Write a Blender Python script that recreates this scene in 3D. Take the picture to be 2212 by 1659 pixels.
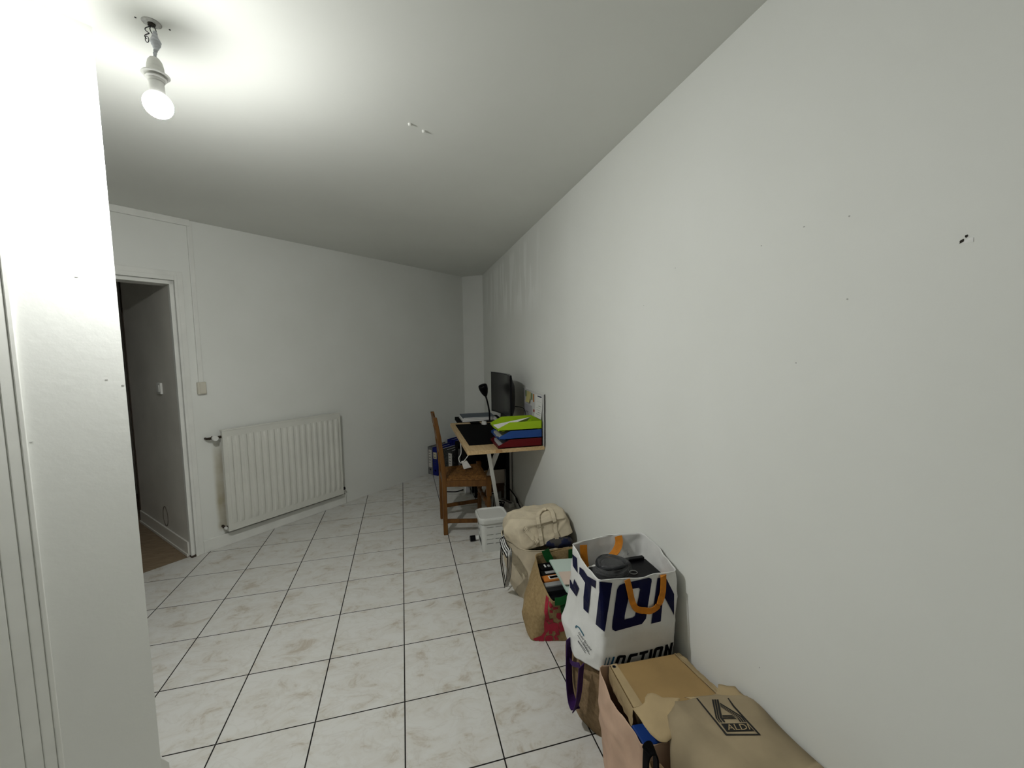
import bpy, bmesh, math, random
from mathutils import Vector, Matrix, noise
from mathutils.bvhtree import BVHTree
from mathutils.geometry import tessellate_polygon

# ---------------------------------------------------------------- scene, camera, light
SC = bpy.context.scene
COL = SC.collection
for o in list(bpy.data.objects):
    bpy.data.objects.remove(o)
W, H, F = 2212.0, 1659.0, 886.025
CAM = Vector((-0.92859, 0.0, 1.42134))
CR = Vector((0.96783429, -0.25132502, -0.01151175))
CU = Vector((0.03293091, 0.08118643, 0.99615477))
CF = Vector((0.24942402, 0.96449183, -0.08685137))
cam = bpy.data.cameras.new('camera')
cam.sensor_fit = 'HORIZONTAL'; cam.sensor_width = 36.0
cam.lens = 36.0 * F / W
cam.clip_start = 0.02; cam.clip_end = 60
cam_o = bpy.data.objects.new('camera', cam); COL.objects.link(cam_o)
m = Matrix.Identity(4)
for i in range(3):
    m[i][0] = CR[i]; m[i][1] = CU[i]; m[i][2] = -CF[i]; m[i][3] = CAM[i]
cam_o.matrix_world = m
SC.camera = cam_o

world = bpy.data.worlds.new('world'); SC.world = world
world.use_nodes = True
world.node_tree.nodes['Background'].inputs[0].default_value = (0, 0, 0, 1)
world.node_tree.nodes['Background'].inputs[1].default_value = 0.0
SC.view_settings.view_transform = 'Standard'
SC.view_settings.look = 'None'
SC.view_settings.gamma = 1.0
SC.view_settings.use_curve_mapping = False
SC.view_settings.exposure = 0.0
BULB_STRENGTH = 1980.0
BULB_COLOR = (1.0, 1.01, 0.985)

def V(*a):
    return Vector(a[0]) if len(a) == 1 else Vector(a)
def ray(px, py):
    return CR * ((px - W / 2) / F) - CU * ((py - H / 2) / F) + CF
def onZ(px, py, z=0.0):
    r = ray(px, py); return CAM + r * ((z - CAM.z) / r.z)
def onX(px, py, x=0.0):
    r = ray(px, py); return CAM + r * ((x - CAM.x) / r.x)
def onY(px, py, y):
    r = ray(px, py); return CAM + r * ((y - CAM.y) / r.y)
def onP(px, py, p, n):
    r = ray(px, py); return CAM + r * ((Vector(p) - CAM).dot(n) / r.dot(n))

# ---------------------------------------------------------------- materials
def lin(c):
    return tuple(((v / 255.0) / 12.92 if v / 255.0 <= .04045 else ((v / 255.0 + .055) / 1.055) ** 2.4) for v in c)
MATS = {}
def mat(name, col, rough=.6, var=0.0, vscale=8.0, bump=0.0, bscale=60.0, metal=0.0, spec=.3, stretch=None, col2=None,
        alpha=1.0, trans=0.0, emit=0.0, coords='Object', detail=4.0, thr=(.35, .65), rnd=False, sheen=0.0, ior=1.45):
    if name in MATS: return MATS[name]
    M = bpy.data.materials.new(name); M.use_nodes = True
    nt = M.node_tree; b = nt.nodes['Principled BSDF']
    b.inputs['Base Color'].default_value = (*col, 1)
    b.inputs['Roughness'].default_value = rough
    b.inputs['Metallic'].default_value = metal
    b.inputs['Specular IOR Level'].default_value = spec
    b.inputs['IOR'].default_value = ior
    b.inputs['Alpha'].default_value = alpha
    b.inputs['Transmission Weight'].default_value = trans
    if emit:
        b.inputs['Emission Color'].default_value = (*col, 1); b.inputs['Emission Strength'].default_value = emit
    if var or col2 or bump:
        tc = nt.nodes.new('ShaderNodeTexCoord'); mp = nt.nodes.new('ShaderNodeMapping')
        if stretch: mp.inputs['Scale'].default_value = stretch
        nt.links.new(tc.outputs[coords], mp.inputs['Vector'])
        if rnd:
            oi = nt.nodes.new('ShaderNodeObjectInfo'); ml = nt.nodes.new('ShaderNodeVectorMath'); ml.operation = 'MULTIPLY'
            ml.inputs[1].default_value = (37, 19, 53); nt.links.new(oi.outputs['Random'], ml.inputs[0])
            nt.links.new(ml.outputs[0], mp.inputs['Location'])
        if var or col2:
            nz = nt.nodes.new('ShaderNodeTexNoise'); nz.inputs['Scale'].default_value = vscale; nz.inputs['Detail'].default_value = detail
            nt.links.new(mp.outputs[0], nz.inputs['Vector'])
            rp = nt.nodes.new('ShaderNodeValToRGB'); rp.color_ramp.elements[0].position = thr[0]; rp.color_ramp.elements[1].position = thr[1]
            c2 = col2 if col2 else tuple(max(0, v * (1 - var)) for v in col)
            rp.color_ramp.elements[0].color = (*c2, 1); rp.color_ramp.elements[1].color = (*col, 1)
            nt.links.new(nz.outputs['Fac'], rp.inputs[0]); nt.links.new(rp.outputs[0], b.inputs['Base Color'])
        if bump:
            n2 = nt.nodes.new('ShaderNodeTexNoise'); n2.inputs['Scale'].default_value = bscale; n2.inputs['Detail'].default_value = 5
            nt.links.new(mp.outputs[0], n2.inputs['Vector'])
            bp = nt.nodes.new('ShaderNodeBump'); bp.inputs['Strength'].default_value = bump; bp.inputs['Distance'].default_value = .004
            nt.links.new(n2.outputs['Fac'], bp.inputs['Height']); nt.links.new(bp.outputs[0], b.inputs['Normal'])
    MATS[name] = M
    return M

PAINT = (0.80, 0.81, 0.775)
m_wall = mat('wall_paint', PAINT, .62, var=.05, vscale=2.2, bump=.12, bscale=45, spec=.35)
m_ceil = mat('ceiling_paint', (.77, .78, .74), .8, var=.05, vscale=1.2, bump=.06, bscale=30, spec=.2)
m_trim = mat('trim_paint', (.80, .805, .765), .42, var=.06, vscale=9, bump=.06, bscale=60)
m_grout = mat('grout', (.018, .015, .014), .9, var=.3, vscale=40)
m_white = mat('white_plastic', (.76, .76, .73), .4)
m_black = mat('black_plastic', (.004, .004, .0055), .42, spec=.16)
m_blackm = mat('black_matt', (.003, .003, .0035), .8, spec=.06)
m_dark = mat('charcoal', (.014, .015, .017), .5, spec=.2)
m_paper = mat('white_paper', (.80, .80, .78), .7)
m_greyp = mat('grey_paper', (.42, .42, .42), .7)
m_ink = mat('dark_ink', (.05, .05, .055), .7)
m_chrome = mat('chrome', (.6, .6, .6), .25, metal=1.0)

def tile_material():
    M = bpy.data.materials.new('marbled_tile'); M.use_nodes = True; nt = M.node_tree; b = nt.nodes['Principled BSDF']
    b.inputs['Roughness'].default_value = .34; b.inputs['Specular IOR Level'].default_value = .45
    N = nt.nodes.new; L = nt.links.new
    tc = N('ShaderNodeTexCoord'); mp = N('ShaderNodeMapping'); oi = N('ShaderNodeObjectInfo')
    ml = N('ShaderNodeVectorMath'); ml.operation = 'MULTIPLY'; ml.inputs[1].default_value = (41, 17, 29)
    L(oi.outputs['Random'], ml.inputs[0]); L(tc.outputs['Object'], mp.inputs['Vector']); L(ml.outputs[0], mp.inputs['Location'])
    mp.inputs['Rotation'].default_value = (0, 0, .6); mp.inputs['Scale'].default_value = (1.0, 1.5, 1)
    n1 = N('ShaderNodeTexNoise'); n1.inputs['Scale'].default_value = 8.0; n1.inputs['Detail'].default_value = 10; n1.inputs['Roughness'].default_value = .70; n1.inputs['Distortion'].default_value = .7
    L(mp.outputs[0], n1.inputs['Vector'])
    r1 = N('ShaderNodeValToRGB'); e = r1.color_ramp.elements
    e[0].position = .33; e[0].color = (.49, .44, .365, 1); e[1].position = .58; e[1].color = (.685, .68, .65, 1)
    x = e.new(.44); x.color = (.635, .618, .573, 1)
    L(n1.outputs['Fac'], r1.inputs[0])
    n2 = N('ShaderNodeTexNoise'); n2.inputs['Scale'].default_value = 7.5; n2.inputs['Detail'].default_value = 8; n2.inputs['Distortion'].default_value = .8
    L(mp.outputs[0], n2.inputs['Vector'])
    r2 = N('ShaderNodeValToRGB'); e = r2.color_ramp.elements
    e[0].position = .470; e[0].color = (1, 1, 1, 1); e[1].position = .53; e[1].color = (1, 1, 1, 1)
    x = e.new(.50); x.color = (.92, .91, .895, 1)
    L(n2.outputs['Fac'], r2.inputs[0])
    mx = N('ShaderNodeMixRGB'); mx.blend_type = 'MULTIPLY'; mx.inputs[0].default_value = .8
    L(r1.outputs[0], mx.inputs[1]); L(r2.outputs[0], mx.inputs[2]); L(mx.outputs[0], b.inputs['Base Color'])
    bp = N('ShaderNodeBump'); bp.inputs['Strength'].default_value = .05; bp.inputs['Distance'].default_value = .002
    L(n1.outputs['Fac'], bp.inputs['Height']); L(bp.outputs[0], b.inputs['Normal'])
    return M
m_tile = tile_material()

def right_wall_material():
    # paint with old runs of filler below the ceiling in the far corner and faint scuffs
    M = bpy.data.materials.new('right_wall_paint'); M.use_nodes = True; nt = M.node_tree; b = nt.nodes['Principled BSDF']
    b.inputs['Roughness'].default_value = .6; b.inputs['Specular IOR Level'].default_value = .35
    N = nt.nodes.new; L = nt.links.new
    tc = N('ShaderNodeTexCoord')
    mp = N('ShaderNodeMapping'); mp.inputs['Scale'].default_value = (1, 5.5, .55); L(tc.outputs['Object'], mp.inputs[0])
    n1 = N('ShaderNodeTexNoise'); n1.inputs['Scale'].default_value = 1.9; n1.inputs['Detail'].default_value = 3; L(mp.outputs[0], n1.inputs[0])
    st = N('ShaderNodeValToRGB'); st.color_ramp.elements[0].position = .50; st.color_ramp.elements[1].position = .53
    st.color_ramp.elements[0].color = (0, 0, 0, 1); L(n1.outputs['Fac'], st.inputs[0])
    sx = N('ShaderNodeSeparateXYZ'); L(tc.outputs['Object'], sx.inputs[0])
    def win(out, a, bb, c, d):
        r1 = N('ShaderNodeMapRange'); r1.inputs[1].default_value = a; r1.inputs[2].default_value = bb; r1.interpolation_type = 'SMOOTHSTEP'
        r2 = N('ShaderNodeMapRange'); r2.inputs[1].default_value = d; r2.inputs[2].default_value = c; r2.interpolation_type = 'SMOOTHSTEP'
        L(out, r1.inputs[0]); L(out, r2.inputs[0])
        q = N('ShaderNodeMath'); q.operation = 'MULTIPLY'; L(r1.outputs[0], q.inputs[0]); L(r2.outputs[0], q.inputs[1]); return q
    wy = win(sx.outputs[1], 2.6, 3.1, 4.6, 4.85); wz = win(sx.outputs[2], 1.62, 1.86, 2.2, 2.29)
    q = N('ShaderNodeMath'); q.operation = 'MULTIPLY'; L(wy.outputs[0], q.inputs[0]); L(wz.outputs[0], q.inputs[1])
    q2 = N('ShaderNodeMath'); q2.operation = 'MULTIPLY'; L(q.outputs[0], q2.inputs[0]); L(st.outputs[0], q2.inputs[1])
    n3 = N('ShaderNodeTexNoise'); n3.inputs['Scale'].default_value = 1.5; n3.inputs['Detail'].default_value = 5; L(tc.outputs['Object'], n3.inputs[0])
    r3 = N('ShaderNodeValToRGB'); r3.color_ramp.elements[0].position = .3; r3.color_ramp.elements[1].position = .7
    r3.color_ramp.elements[0].color = (PAINT[0] * .955, PAINT[1] * .955, PAINT[2] * .945, 1); r3.color_ramp.elements[1].color = (*PAINT, 1)
    L(n3.outputs['Fac'], r3.inputs[0])
    mx = N('ShaderNodeMixRGB'); L(q2.outputs[0], mx.inputs[0]); L(r3.outputs[0], mx.inputs[1]); mx.inputs[2].default_value = (.87, .88, .85, 1)
    L(mx.outputs[0], b.inputs['Base Color'])
    n4 = N('ShaderNodeTexNoise'); n4.inputs['Scale'].default_value = 40; n4.inputs['Detail'].default_value = 6; L(tc.outputs['Object'], n4.inputs[0])
    bp = N('ShaderNodeBump'); bp.inputs['Strength'].default_value = .12; bp.inputs['Distance'].default_value = .003
    L(n4.outputs['Fac'], bp.inputs['Height']); L(bp.outputs[0], b.inputs['Normal'])
    return M
m_rwall = right_wall_material()
def left_wall_material():
    # same paint; a brownish run of heat grime on the plaster just left of the radiator
    M = bpy.data.materials.new('left_wall_paint'); M.use_nodes = True; nt = M.node_tree; b = nt.nodes['Principled BSDF']
    b.inputs['Roughness'].default_value = .62; b.inputs['Specular IOR Level'].default_value = .3
    N = nt.nodes.new; L = nt.links.new
    tc = N('ShaderNodeTexCoord'); dp = N('ShaderNodeVectorMath'); dp.operation = 'DOT_PRODUCT'; dp.inputs[1].default_value = (.753, .658, 0); L(tc.outputs['Object'], dp.inputs[0])
    base = -2.37 * .753 + 3.251 * .658
    sx = N('ShaderNodeSeparateXYZ'); L(tc.outputs['Object'], sx.inputs[0])
    nz = N('ShaderNodeTexNoise'); nz.inputs['Scale'].default_value = 7; nz.inputs['Detail'].default_value = 5; L(tc.outputs['Object'], nz.inputs[0])
    def win(out, a, bb, c, d):
        r1 = N('ShaderNodeMapRange'); r1.inputs[1].default_value = a; r1.inputs[2].default_value = bb; r1.interpolation_type = 'SMOOTHSTEP'
        r2 = N('ShaderNodeMapRange'); r2.inputs[1].default_value = d; r2.inputs[2].default_value = c; r2.interpolation_type = 'SMOOTHSTEP'
        L(out, r1.inputs[0]); L(out, r2.inputs[0])
        q = N('ShaderNodeMath'); q.operation = 'MULTIPLY'; L(r1.outputs[0], q.inputs[0]); L(r2.outputs[0], q.inputs[1]); return q
    wt = win(dp.outputs['Value'], base + .100, base + .135, base + .16, base + .20); wz = win(sx.outputs[2], .10, .16, .66, .80)
    q = N('ShaderNodeMath'); q.operation = 'MULTIPLY'; L(wt.outputs[0], q.inputs[0]); L(wz.outputs[0], q.inputs[1])
    q2 = N('ShaderNodeMath'); q2.operation = 'MULTIPLY'; L(q.outputs[0], q2.inputs[0]); L(nz.outputs['Fac'], q2.inputs[1])
    q3 = N('ShaderNodeMath'); q3.operation = 'MULTIPLY'; q3.inputs[1].default_value = 1.5; q3.use_clamp = True; L(q2.outputs[0], q3.inputs[0])
    n3 = N('ShaderNodeTexNoise'); n3.inputs['Scale'].default_value = 2.2; n3.inputs['Detail'].default_value = 5; L(tc.outputs['Object'], n3.inputs[0])
    r3 = N('ShaderNodeValToRGB'); r3.color_ramp.elements[0].position = .3; r3.color_ramp.elements[1].position = .7
    r3.color_ramp.elements[0].color = (PAINT[0] * .95, PAINT[1] * .95, PAINT[2] * .94, 1); r3.color_ramp.elements[1].color = (*PAINT, 1); L(n3.outputs['Fac'], r3.inputs[0])
    mx = N('ShaderNodeMixRGB'); L(q3.outputs[0], mx.inputs[0]); L(r3.outputs[0], mx.inputs[1]); mx.inputs[2].default_value = (.42, .38, .27, 1); L(mx.outputs[0], b.inputs['Base Color'])
    n4 = N('ShaderNodeTexNoise'); n4.inputs['Scale'].default_value = 40; n4.inputs['Detail'].default_value = 6; L(tc.outputs['Object'], n4.inputs[0])
    bp = N('ShaderNodeBump'); bp.inputs['Strength'].default_value = .12; bp.inputs['Distance'].default_value = .003
    L(n4.outputs['Fac'], bp.inputs['Height']); L(bp.outputs[0], b.inputs['Normal'])
    return M
m_lwall = left_wall_material()

# ---------------------------------------------------------------- geometry helpers
def catmull(pts, n=6, closed=False):
    P = [Vector(p) for p in pts]; out = []; k = len(P)
    rng = range(k) if closed else range(k - 1)
    for i in rng:
        if closed: a, b, c, d = P[(i - 1) % k], P[i], P[(i + 1) % k], P[(i + 2) % k]
        else: a, b, c, d = P[max(i - 1, 0)], P[i], P[i + 1], P[min(i + 2, k - 1)]
        for j in range(n):
            t = j / n
            out.append(.5 * ((2 * b) + (c - a) * t + (2 * a - 5 * b + 4 * c - d) * t * t + (3 * b - a - 3 * c + d) * t ** 3))
    if not closed: out.append(P[-1])
    return out

class MB:
    def __init__(s): s.v = []; s.f = []
    def add(s, vs, fs):
        k = len(s.v); s.v += [Vector(p) for p in vs]; s.f += [tuple(i + k for i in f) for f in fs]; return s
    def box(s, a, b):
        x0, y0, z0 = a; x1, y1, z1 = b
        return s.add([(x0, y0, z0), (x1, y0, z0), (x1, y1, z0), (x0, y1, z0), (x0, y0, z1), (x1, y0, z1), (x1, y1, z1), (x0, y1, z1)],
                     [(3, 2, 1, 0), (4, 5, 6, 7), (0, 1, 5, 4), (1, 2, 6, 5), (2, 3, 7, 6), (3, 0, 4, 7)])
    def hexa(s, p):   # 8 points, bottom 4 ccw then top 4
        return s.add(p, [(3, 2, 1, 0), (4, 5, 6, 7), (0, 1, 5, 4), (1, 2, 6, 5), (2, 3, 7, 6), (3, 0, 4, 7)])
    def bar(s, a, b, w, h, up=(0, 0, 1)):   # rectangular bar from a to b
        a = Vector(a); b = Vector(b); d = (b - a).normalized(); up = Vector(up)
        if abs(d.dot(up)) > .98: up = Vector((0, 1, 0))
        x = d.cross(up).normalized(); y = x.cross(d).normalized()
        x = x * w / 2; y = y * h / 2
        return s.hexa([a - x - y, a + x - y, b + x - y, b - x - y, a - x + y, a + x + y, b + x + y, b - x + y])
    def prism(s, base, off):
        n = len(base); off = Vector(off); base = [Vector(p) for p in base]
        nn = Vector((0, 0, 0))
        for i in range(n): nn += base[i].cross(base[(i + 1) % n])
        if nn.dot(off) < 0: base.reverse()
        return s.add(base + [p + off for p in base],
                     [tuple(reversed(range(n))), tuple(range(n, 2 * n))] + [(i, (i + 1) % n, n + (i + 1) % n, n + i) for i in range(n)])
    def tube(s, path, r, n=8, closed=False):
        P = [Vector(p) for p in path]; k = len(P); R = r if isinstance(r, (list, tuple)) else [r] * k
        x = None; rings = []
        for i in range(k):
            if closed: d = P[(i + 1) % k] - P[i - 1]
            else: d = P[min(i + 1, k - 1)] - P[max(i - 1, 0)]
            d = d.normalized() if d.length > 1e-9 else Vector((0, 0, 1))
            if x is None:
                t = Vector((0, 0, 1)) if abs(d.z) < .9 else Vector((1, 0, 0))
                x = d.cross(t).normalized()
            else:
                x = (x - d * x.dot(d)); x = x.normalized() if x.length > 1e-6 else d.orthogonal().normalized()
            y = d.cross(x)
            rings.append([P[i] + (x * math.cos(2 * math.pi * j / n) + y * math.sin(2 * math.pi * j / n)) * R[i] for j in range(n)])
        vs = [p for q in rings for p in q]; fs = []
        for i in range(k if closed else k - 1):
            for j in range(n):
                a = i * n + j; b = i * n + (j + 1) % n; c = ((i + 1) % k) * n + (j + 1) % n; d2 = ((i + 1) % k) * n + j
                fs.append((a, b, c, d2))
        if not closed: fs += [tuple(reversed(range(n))), tuple(range((k - 1) * n, k * n))]
        return s.add(vs, fs)
    def lathe(s, prof, c, n=24, axis=(0, 0, 1)):   # prof: (radius, height)
        c = Vector(c); ax = Vector(axis).normalized(); x = ax.orthogonal().normalized(); y = ax.cross(x)
        vs = []; fs = []
        for r, h in prof:
            r = max(r, 1e-4)
            vs += [c + ax * h + (x * math.cos(2 * math.pi * j / n) + y * math.sin(2 * math.pi * j / n)) * r for j in range(n)]
        for i in range(len(prof) - 1):
            for j in range(n):
                fs.append((i * n + j, i * n + (j + 1) % n, (i + 1) * n + (j + 1) % n, (i + 1) * n + j))
        fs += [tuple(reversed(range(n))), tuple(range((len(prof) - 1) * n, len(prof) * n))]
        return s.add(vs, fs)
    def grid(s, fn, nu, nv, closed_u=False):
        k = len(s.v); cu = nu if closed_u else nu + 1
        for j in range(nv + 1):
            for i in range(cu): s.v.append(Vector(fn(i / nu, j / nv)))
        for j in range(nv):
            for i in range(nu):
                a = k + j * cu + i; b = k + j * cu + (i + 1) % cu; s.f.append((a, b, b + cu, a + cu))
        return s
    def ribbon(s, path, wd, width, thick=.002):
        P = [Vector(p) for p in path]; k = len(P); vs = []; fs = []
        for i in range(k):
            d = (P[min(i + 1, k - 1)] - P[max(i - 1, 0)]).normalized()
            w = Vector(wd(i / (k - 1)) if callable(wd) else wd); w = (w - d * w.dot(d)).normalized(); nrm = d.cross(w)
            for a, b in ((-1, -1), (1, -1), (1, 1), (-1, 1)): vs.append(P[i] + w * (a * width / 2) + nrm * (b * thick / 2))
        for i in range(k - 1):
            for j in range(4): fs.append((i * 4 + j, i * 4 + (j + 1) % 4, i * 4 + 4 + (j + 1) % 4, i * 4 + 4 + j))
        fs += [(3, 2, 1, 0), tuple(range(4 * k - 4, 4 * k))]
        return s.add(vs, fs)
    def bvh(s): return BVHTree.FromPolygons(s.v, s.f)
    def build(s, name, material, parent=None, smooth=False, bevel=0, solid=0, sub=0, kind=None, label=None, solid_off=-1.0):
        me = bpy.data.meshes.new(name); me.from_pydata([tuple(p) for p in s.v], [], s.f); me.update()
        bm = bmesh.new(); bm.from_mesh(me); bmesh.ops.recalc_face_normals(bm, faces=bm.faces) if not solid else None
        bm.to_mesh(me); bm.free()
        o = bpy.data.objects.new(name, me); COL.objects.link(o)
        me.materials.append(material)
        if smooth: me.polygons.foreach_set('use_smooth', [True] * len(me.polygons))
        if solid:
            md = o.modifiers.new('solid', 'SOLIDIFY'); md.thickness = solid; md.offset = solid_off
        if bevel:
            md = o.modifiers.new('bevel', 'BEVEL'); md.width = bevel; md.segments = 2; md.limit_method = 'ANGLE'; md.angle_limit = math.radians(40)
        if sub:
            md = o.modifiers.new('sub', 'SUBSURF'); md.levels = sub; md.render_levels = sub
        if parent is not None: attach(o, parent)
        if kind: o['kind'] = kind
        if label: o['label'] = label
        return o
def wmat(p):
    M = Matrix.Translation(p.location)
    if p.parent is not None: M = wmat(p.parent) @ p.matrix_parent_inverse @ M
    return M
def attach(o, p):
    o.parent = p; o.matrix_parent_inverse = wmat(p).inverted()
def thing(name, loc, label, cat, group=None):
    o = bpy.data.objects.new(name, None); COL.objects.link(o); o.location = loc; o.empty_display_size = .05
    return tag(o, label, cat, group)
def tag(o, label, cat, group=None):
    o['label'] = label; o['category'] = cat
    if group: o['group'] = group
    return o
def struct(o): o['kind'] = 'structure'; return o

def chaikin(ring, it, q=.25):
    P = [Vector(p) for p in ring]
    for _ in range(it):
        n = len(P); P = [x for i in range(n) for x in (P[i].lerp(P[(i + 1) % n], q), P[i].lerp(P[(i + 1) % n], 1 - q))]
    return P
def resample(ring, n):
    k = len(ring); L = [0]
    for i in range(k): L.append(L[-1] + (ring[(i + 1) % k] - ring[i]).length)
    out = []; j = 0
    for i in range(n):
        t = L[-1] * i / n
        while L[j + 1] < t: j += 1
        a = ring[j % k]; b = ring[(j + 1) % k]; out.append(a.lerp(b, (t - L[j]) / max(1e-9, L[j + 1] - L[j])))
    return out
def wrinkle(p, amp, fr, seed=0):
    q = Vector(p) * fr + Vector((seed * 7.3, seed * 3.1, seed * 5.7))
    return noise.noise_vector(q) * amp + noise.noise_vector(q * 2.7) * (amp * .4)
def ridge(p, fr, seed):
    q = Vector(p) * fr + Vector((seed * 2.1, seed * 4.7, seed)); return (1 - min(1, abs(noise.noise(q)) * 3.2)) ** 2
def loft(rings, n=56, rows=5, soft=2, q=.2, amp=.004, fr=9, seed=1, cap=True, fold=0.0, ffr=9):
    mb = MB()
    RR = [resample(chaikin(r, soft, q), n) for r in rings]
    cols = [catmull([RR[j][i] for j in range(len(RR))], rows) for i in range(n)]
    nv = len(cols[0]) - 1
    def fn(u, v):
        i = int(round(u * n)) % n; j = int(round(v * nv)); p = cols[i][j]; d = p + wrinkle(p, amp, fr, seed)
        if fold:
            a = cols[(i + 1) % n][j] - cols[i - 1][j]; b = cols[i][min(j + 1, nv)] - cols[i][max(j - 1, 0)]
            nn = a.cross(b)
            if nn.length > 1e-9: d = d + nn.normalized() * (fold * ridge(p, ffr, seed))
        return d
    mb.grid(fn, n, nv, closed_u=True)
    if cap: mb.f.append(tuple(reversed(range(n))))
    return mb

def pxpoly(pts, bvh, off=.0012, size=7.0):
    """polygon given in photograph pixels, laid onto the surface it is printed on"""
    V2 = [(float(x), float(y)) for x, y in pts]
    T = [tuple(t) for t in tessellate_polygon([[Vector((x, y, 0)) for x, y in V2]])]
    for _ in range(6):          # split long edges; shared mid points keep the sheet closed
        mid = {}; N_ = []
        def half(i, j):
            if math.hypot(V2[i][0] - V2[j][0], V2[i][1] - V2[j][1]) <= size: return None
            k = (min(i, j), max(i, j))
            if k not in mid: mid[k] = len(V2); V2.append(((V2[i][0] + V2[j][0]) / 2, (V2[i][1] + V2[j][1]) / 2))
            return mid[k]
        for a, b, c in T:
            ab, bc, ca = half(a, b), half(b, c), half(c, a)
            k = sum(x is not None for x in (ab, bc, ca))
            if k == 0: N_.append((a, b, c))
            elif k == 3: N_ += [(a, ab, ca), (ab, b, bc), (ca, bc, c), (ab, bc, ca)]
            else:
                ring = [a] + ([ab] if ab is not None else []) + [b] + ([bc] if bc is not None else []) + [c] + ([ca] if ca is not None else [])
                while ring[0] not in (ab, bc, ca): ring = ring[1:] + ring[:1]
                N_ += [(ring[0], ring[i], ring[i + 1]) for i in range(1, len(ring) - 1)]
        done = not mid; T = N_
        if done: break
    out = []; ok = []
    for x, y in V2:
        d = ray(x, y).normalized(); h = bvh.ray_cast(CAM, d)
        if h[0] is None: out.append(Vector((0, 0, 0))); ok.append(False); continue
        nn = h[1] if h[1].dot(d) < 0 else -h[1]
        out.append(h[0] + nn * off); ok.append(True)
    T = [t for t in T if all(ok[i] for i in t) and len(set(t)) == 3]
    used = sorted({i for t in T for i in t}); ix = {i: k for k, i in enumerate(used)}
    return [out[i] for i in used], [tuple(ix[i] for i in t) for t in T]
def decal(name, polys, bvh, material, parent, off=.0012, size=7.0, label=None, joined=False):
    if not joined:
        for p in polys:
            mb = MB()
            for q in (p if isinstance(p[0], list) else [p]):
                a, b = pxpoly(q, bvh, off, size); mb.add(a, b)
            mb.build(name, material, parent)
        return
    mb = MB()
    for p in polys:
        a, b = pxpoly(p, bvh, off, size); mb.add(a, b)
    return mb.build(name, material, parent, label=label, kind='stuff')
def cast(px, py, bvh, off=.003):
    d = ray(px, py).normalized(); h = bvh.ray_cast(CAM, d)
    if h[0] is None: return None
    nn = h[1] if h[1].dot(d) < 0 else -h[1]
    return h[0] + nn * off
def text_polys(txt, org, ux, uy, size=1.0):
    """outline triangles of a text line; org, ux, uy in pixels"""
    cu = bpy.data.curves.new('t', 'FONT'); cu.body = txt; cu.resolution_u = 2
    o = bpy.data.objects.new('t', cu); COL.objects.link(o)
    me = o.to_mesh(); wd = max([v.co.x for v in me.vertices] + [1e-6])
    tr = []
    for p in me.polygons:
        q = [me.vertices[i].co for i in p.vertices]
        tr.append([(org[0] + ux[0] * c.x / wd + uy[0] * c.y, org[1] + ux[1] * c.x / wd + uy[1] * c.y) for c in q])
    o.to_mesh_clear(); bpy.data.objects.remove(o); bpy.data.curves.remove(cu)
    return tr

# ---------------------------------------------------------------- the room
HC = 2.303
LA = Vector((-2.37, 3.251, 0)); LD = Vector((.753, .658, 0)); LN = Vector((.658, -.753, 0))
def lw(t, off=0.0, z=0.0): return LA + LD * t + LN * off + Vector((0, 0, z))
def lbox(mb, t0, t1, o0, o1, z0, z1):
    b = [lw(t0, o1, z0), lw(t1, o1, z0), lw(t1, o0, z0), lw(t0, o0, z0)]
    return mb.hexa(b + [p + Vector((0, 0, z1 - z0)) for p in b])
PC = Vector((-1.7215, 1.4375, 0))
def pw(L, off=0.0, z=0.0): return PC - LD * L + LN * off + Vector((0, 0, z))
def pbox(mb, l0, l1, o0, o1, z0, z1):
    b = [pw(l1, o1, z0), pw(l0, o1, z0), pw(l0, o0, z0), pw(l1, o0, z0)]
    return mb.hexa(b + [p + Vector((0, 0, z1 - z0)) for p in b])
def wallprism(name, pts, z0, z1, material, parent=None):
    o = MB().prism([Vector((p[0], p[1], z0)) for p in pts], (0, 0, z1 - z0)).build(name, material, parent)
    return o if parent else struct(o)

wall_right = wallprism('wall_right', [(0, -1.75), (.12, -1.75), (.12, 5.2), (0, 4.953)], -.06, HC, m_rwall)
c1 = lw(2.854); 
wallprism('wall_corner', [(0, 4.953), (.12, 5.2), (-.15, 5.3), (c1.x, c1.y)], -.06, HC, m_wall)
mb = MB(); lbox(mb, -.045, 2.854, -.12, 0, -.06, HC); lbox(mb, -.80, -.045, -.12, 0, 1.885, HC); lbox(mb, -1.25, -.80, -.12, 0, -.06, HC)
wall_left = struct(mb.build('wall_left', m_lwall))
E1 = lw(-.95)
wallprism('wall_partition', [PC, pw(3.2), pw(3.2, -.12), pw(.12, -.12)], -.06, HC, m_wall)
RD = (E1 - PC).normalized(); RN = Vector((-RD.y, RD.x, 0)); RN = RN if RN.dot(LD) > 0 else -RN
wallprism('wall_return', [PC, E1, E1 - RN * .1, pw(.12, -.12), ], -.06, HC, m_wall)
e2 = pw(3.2)
wallprism('wall_back', [(e2.x, e2.y), (0.12, -1.75), (0.12, -1.87), (e2.x, e2.y - .14)], -.06, HC, m_wall)
ceiling = struct(MB().box((-5.2, -2.2, HC), (.2, 6.2, HC + .1)).build('ceiling', m_ceil))
floor = struct(MB().box((-5.2, -2.2, -.12), (.2, 6.2, -.0007)).build('floor', m_grout))

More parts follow.
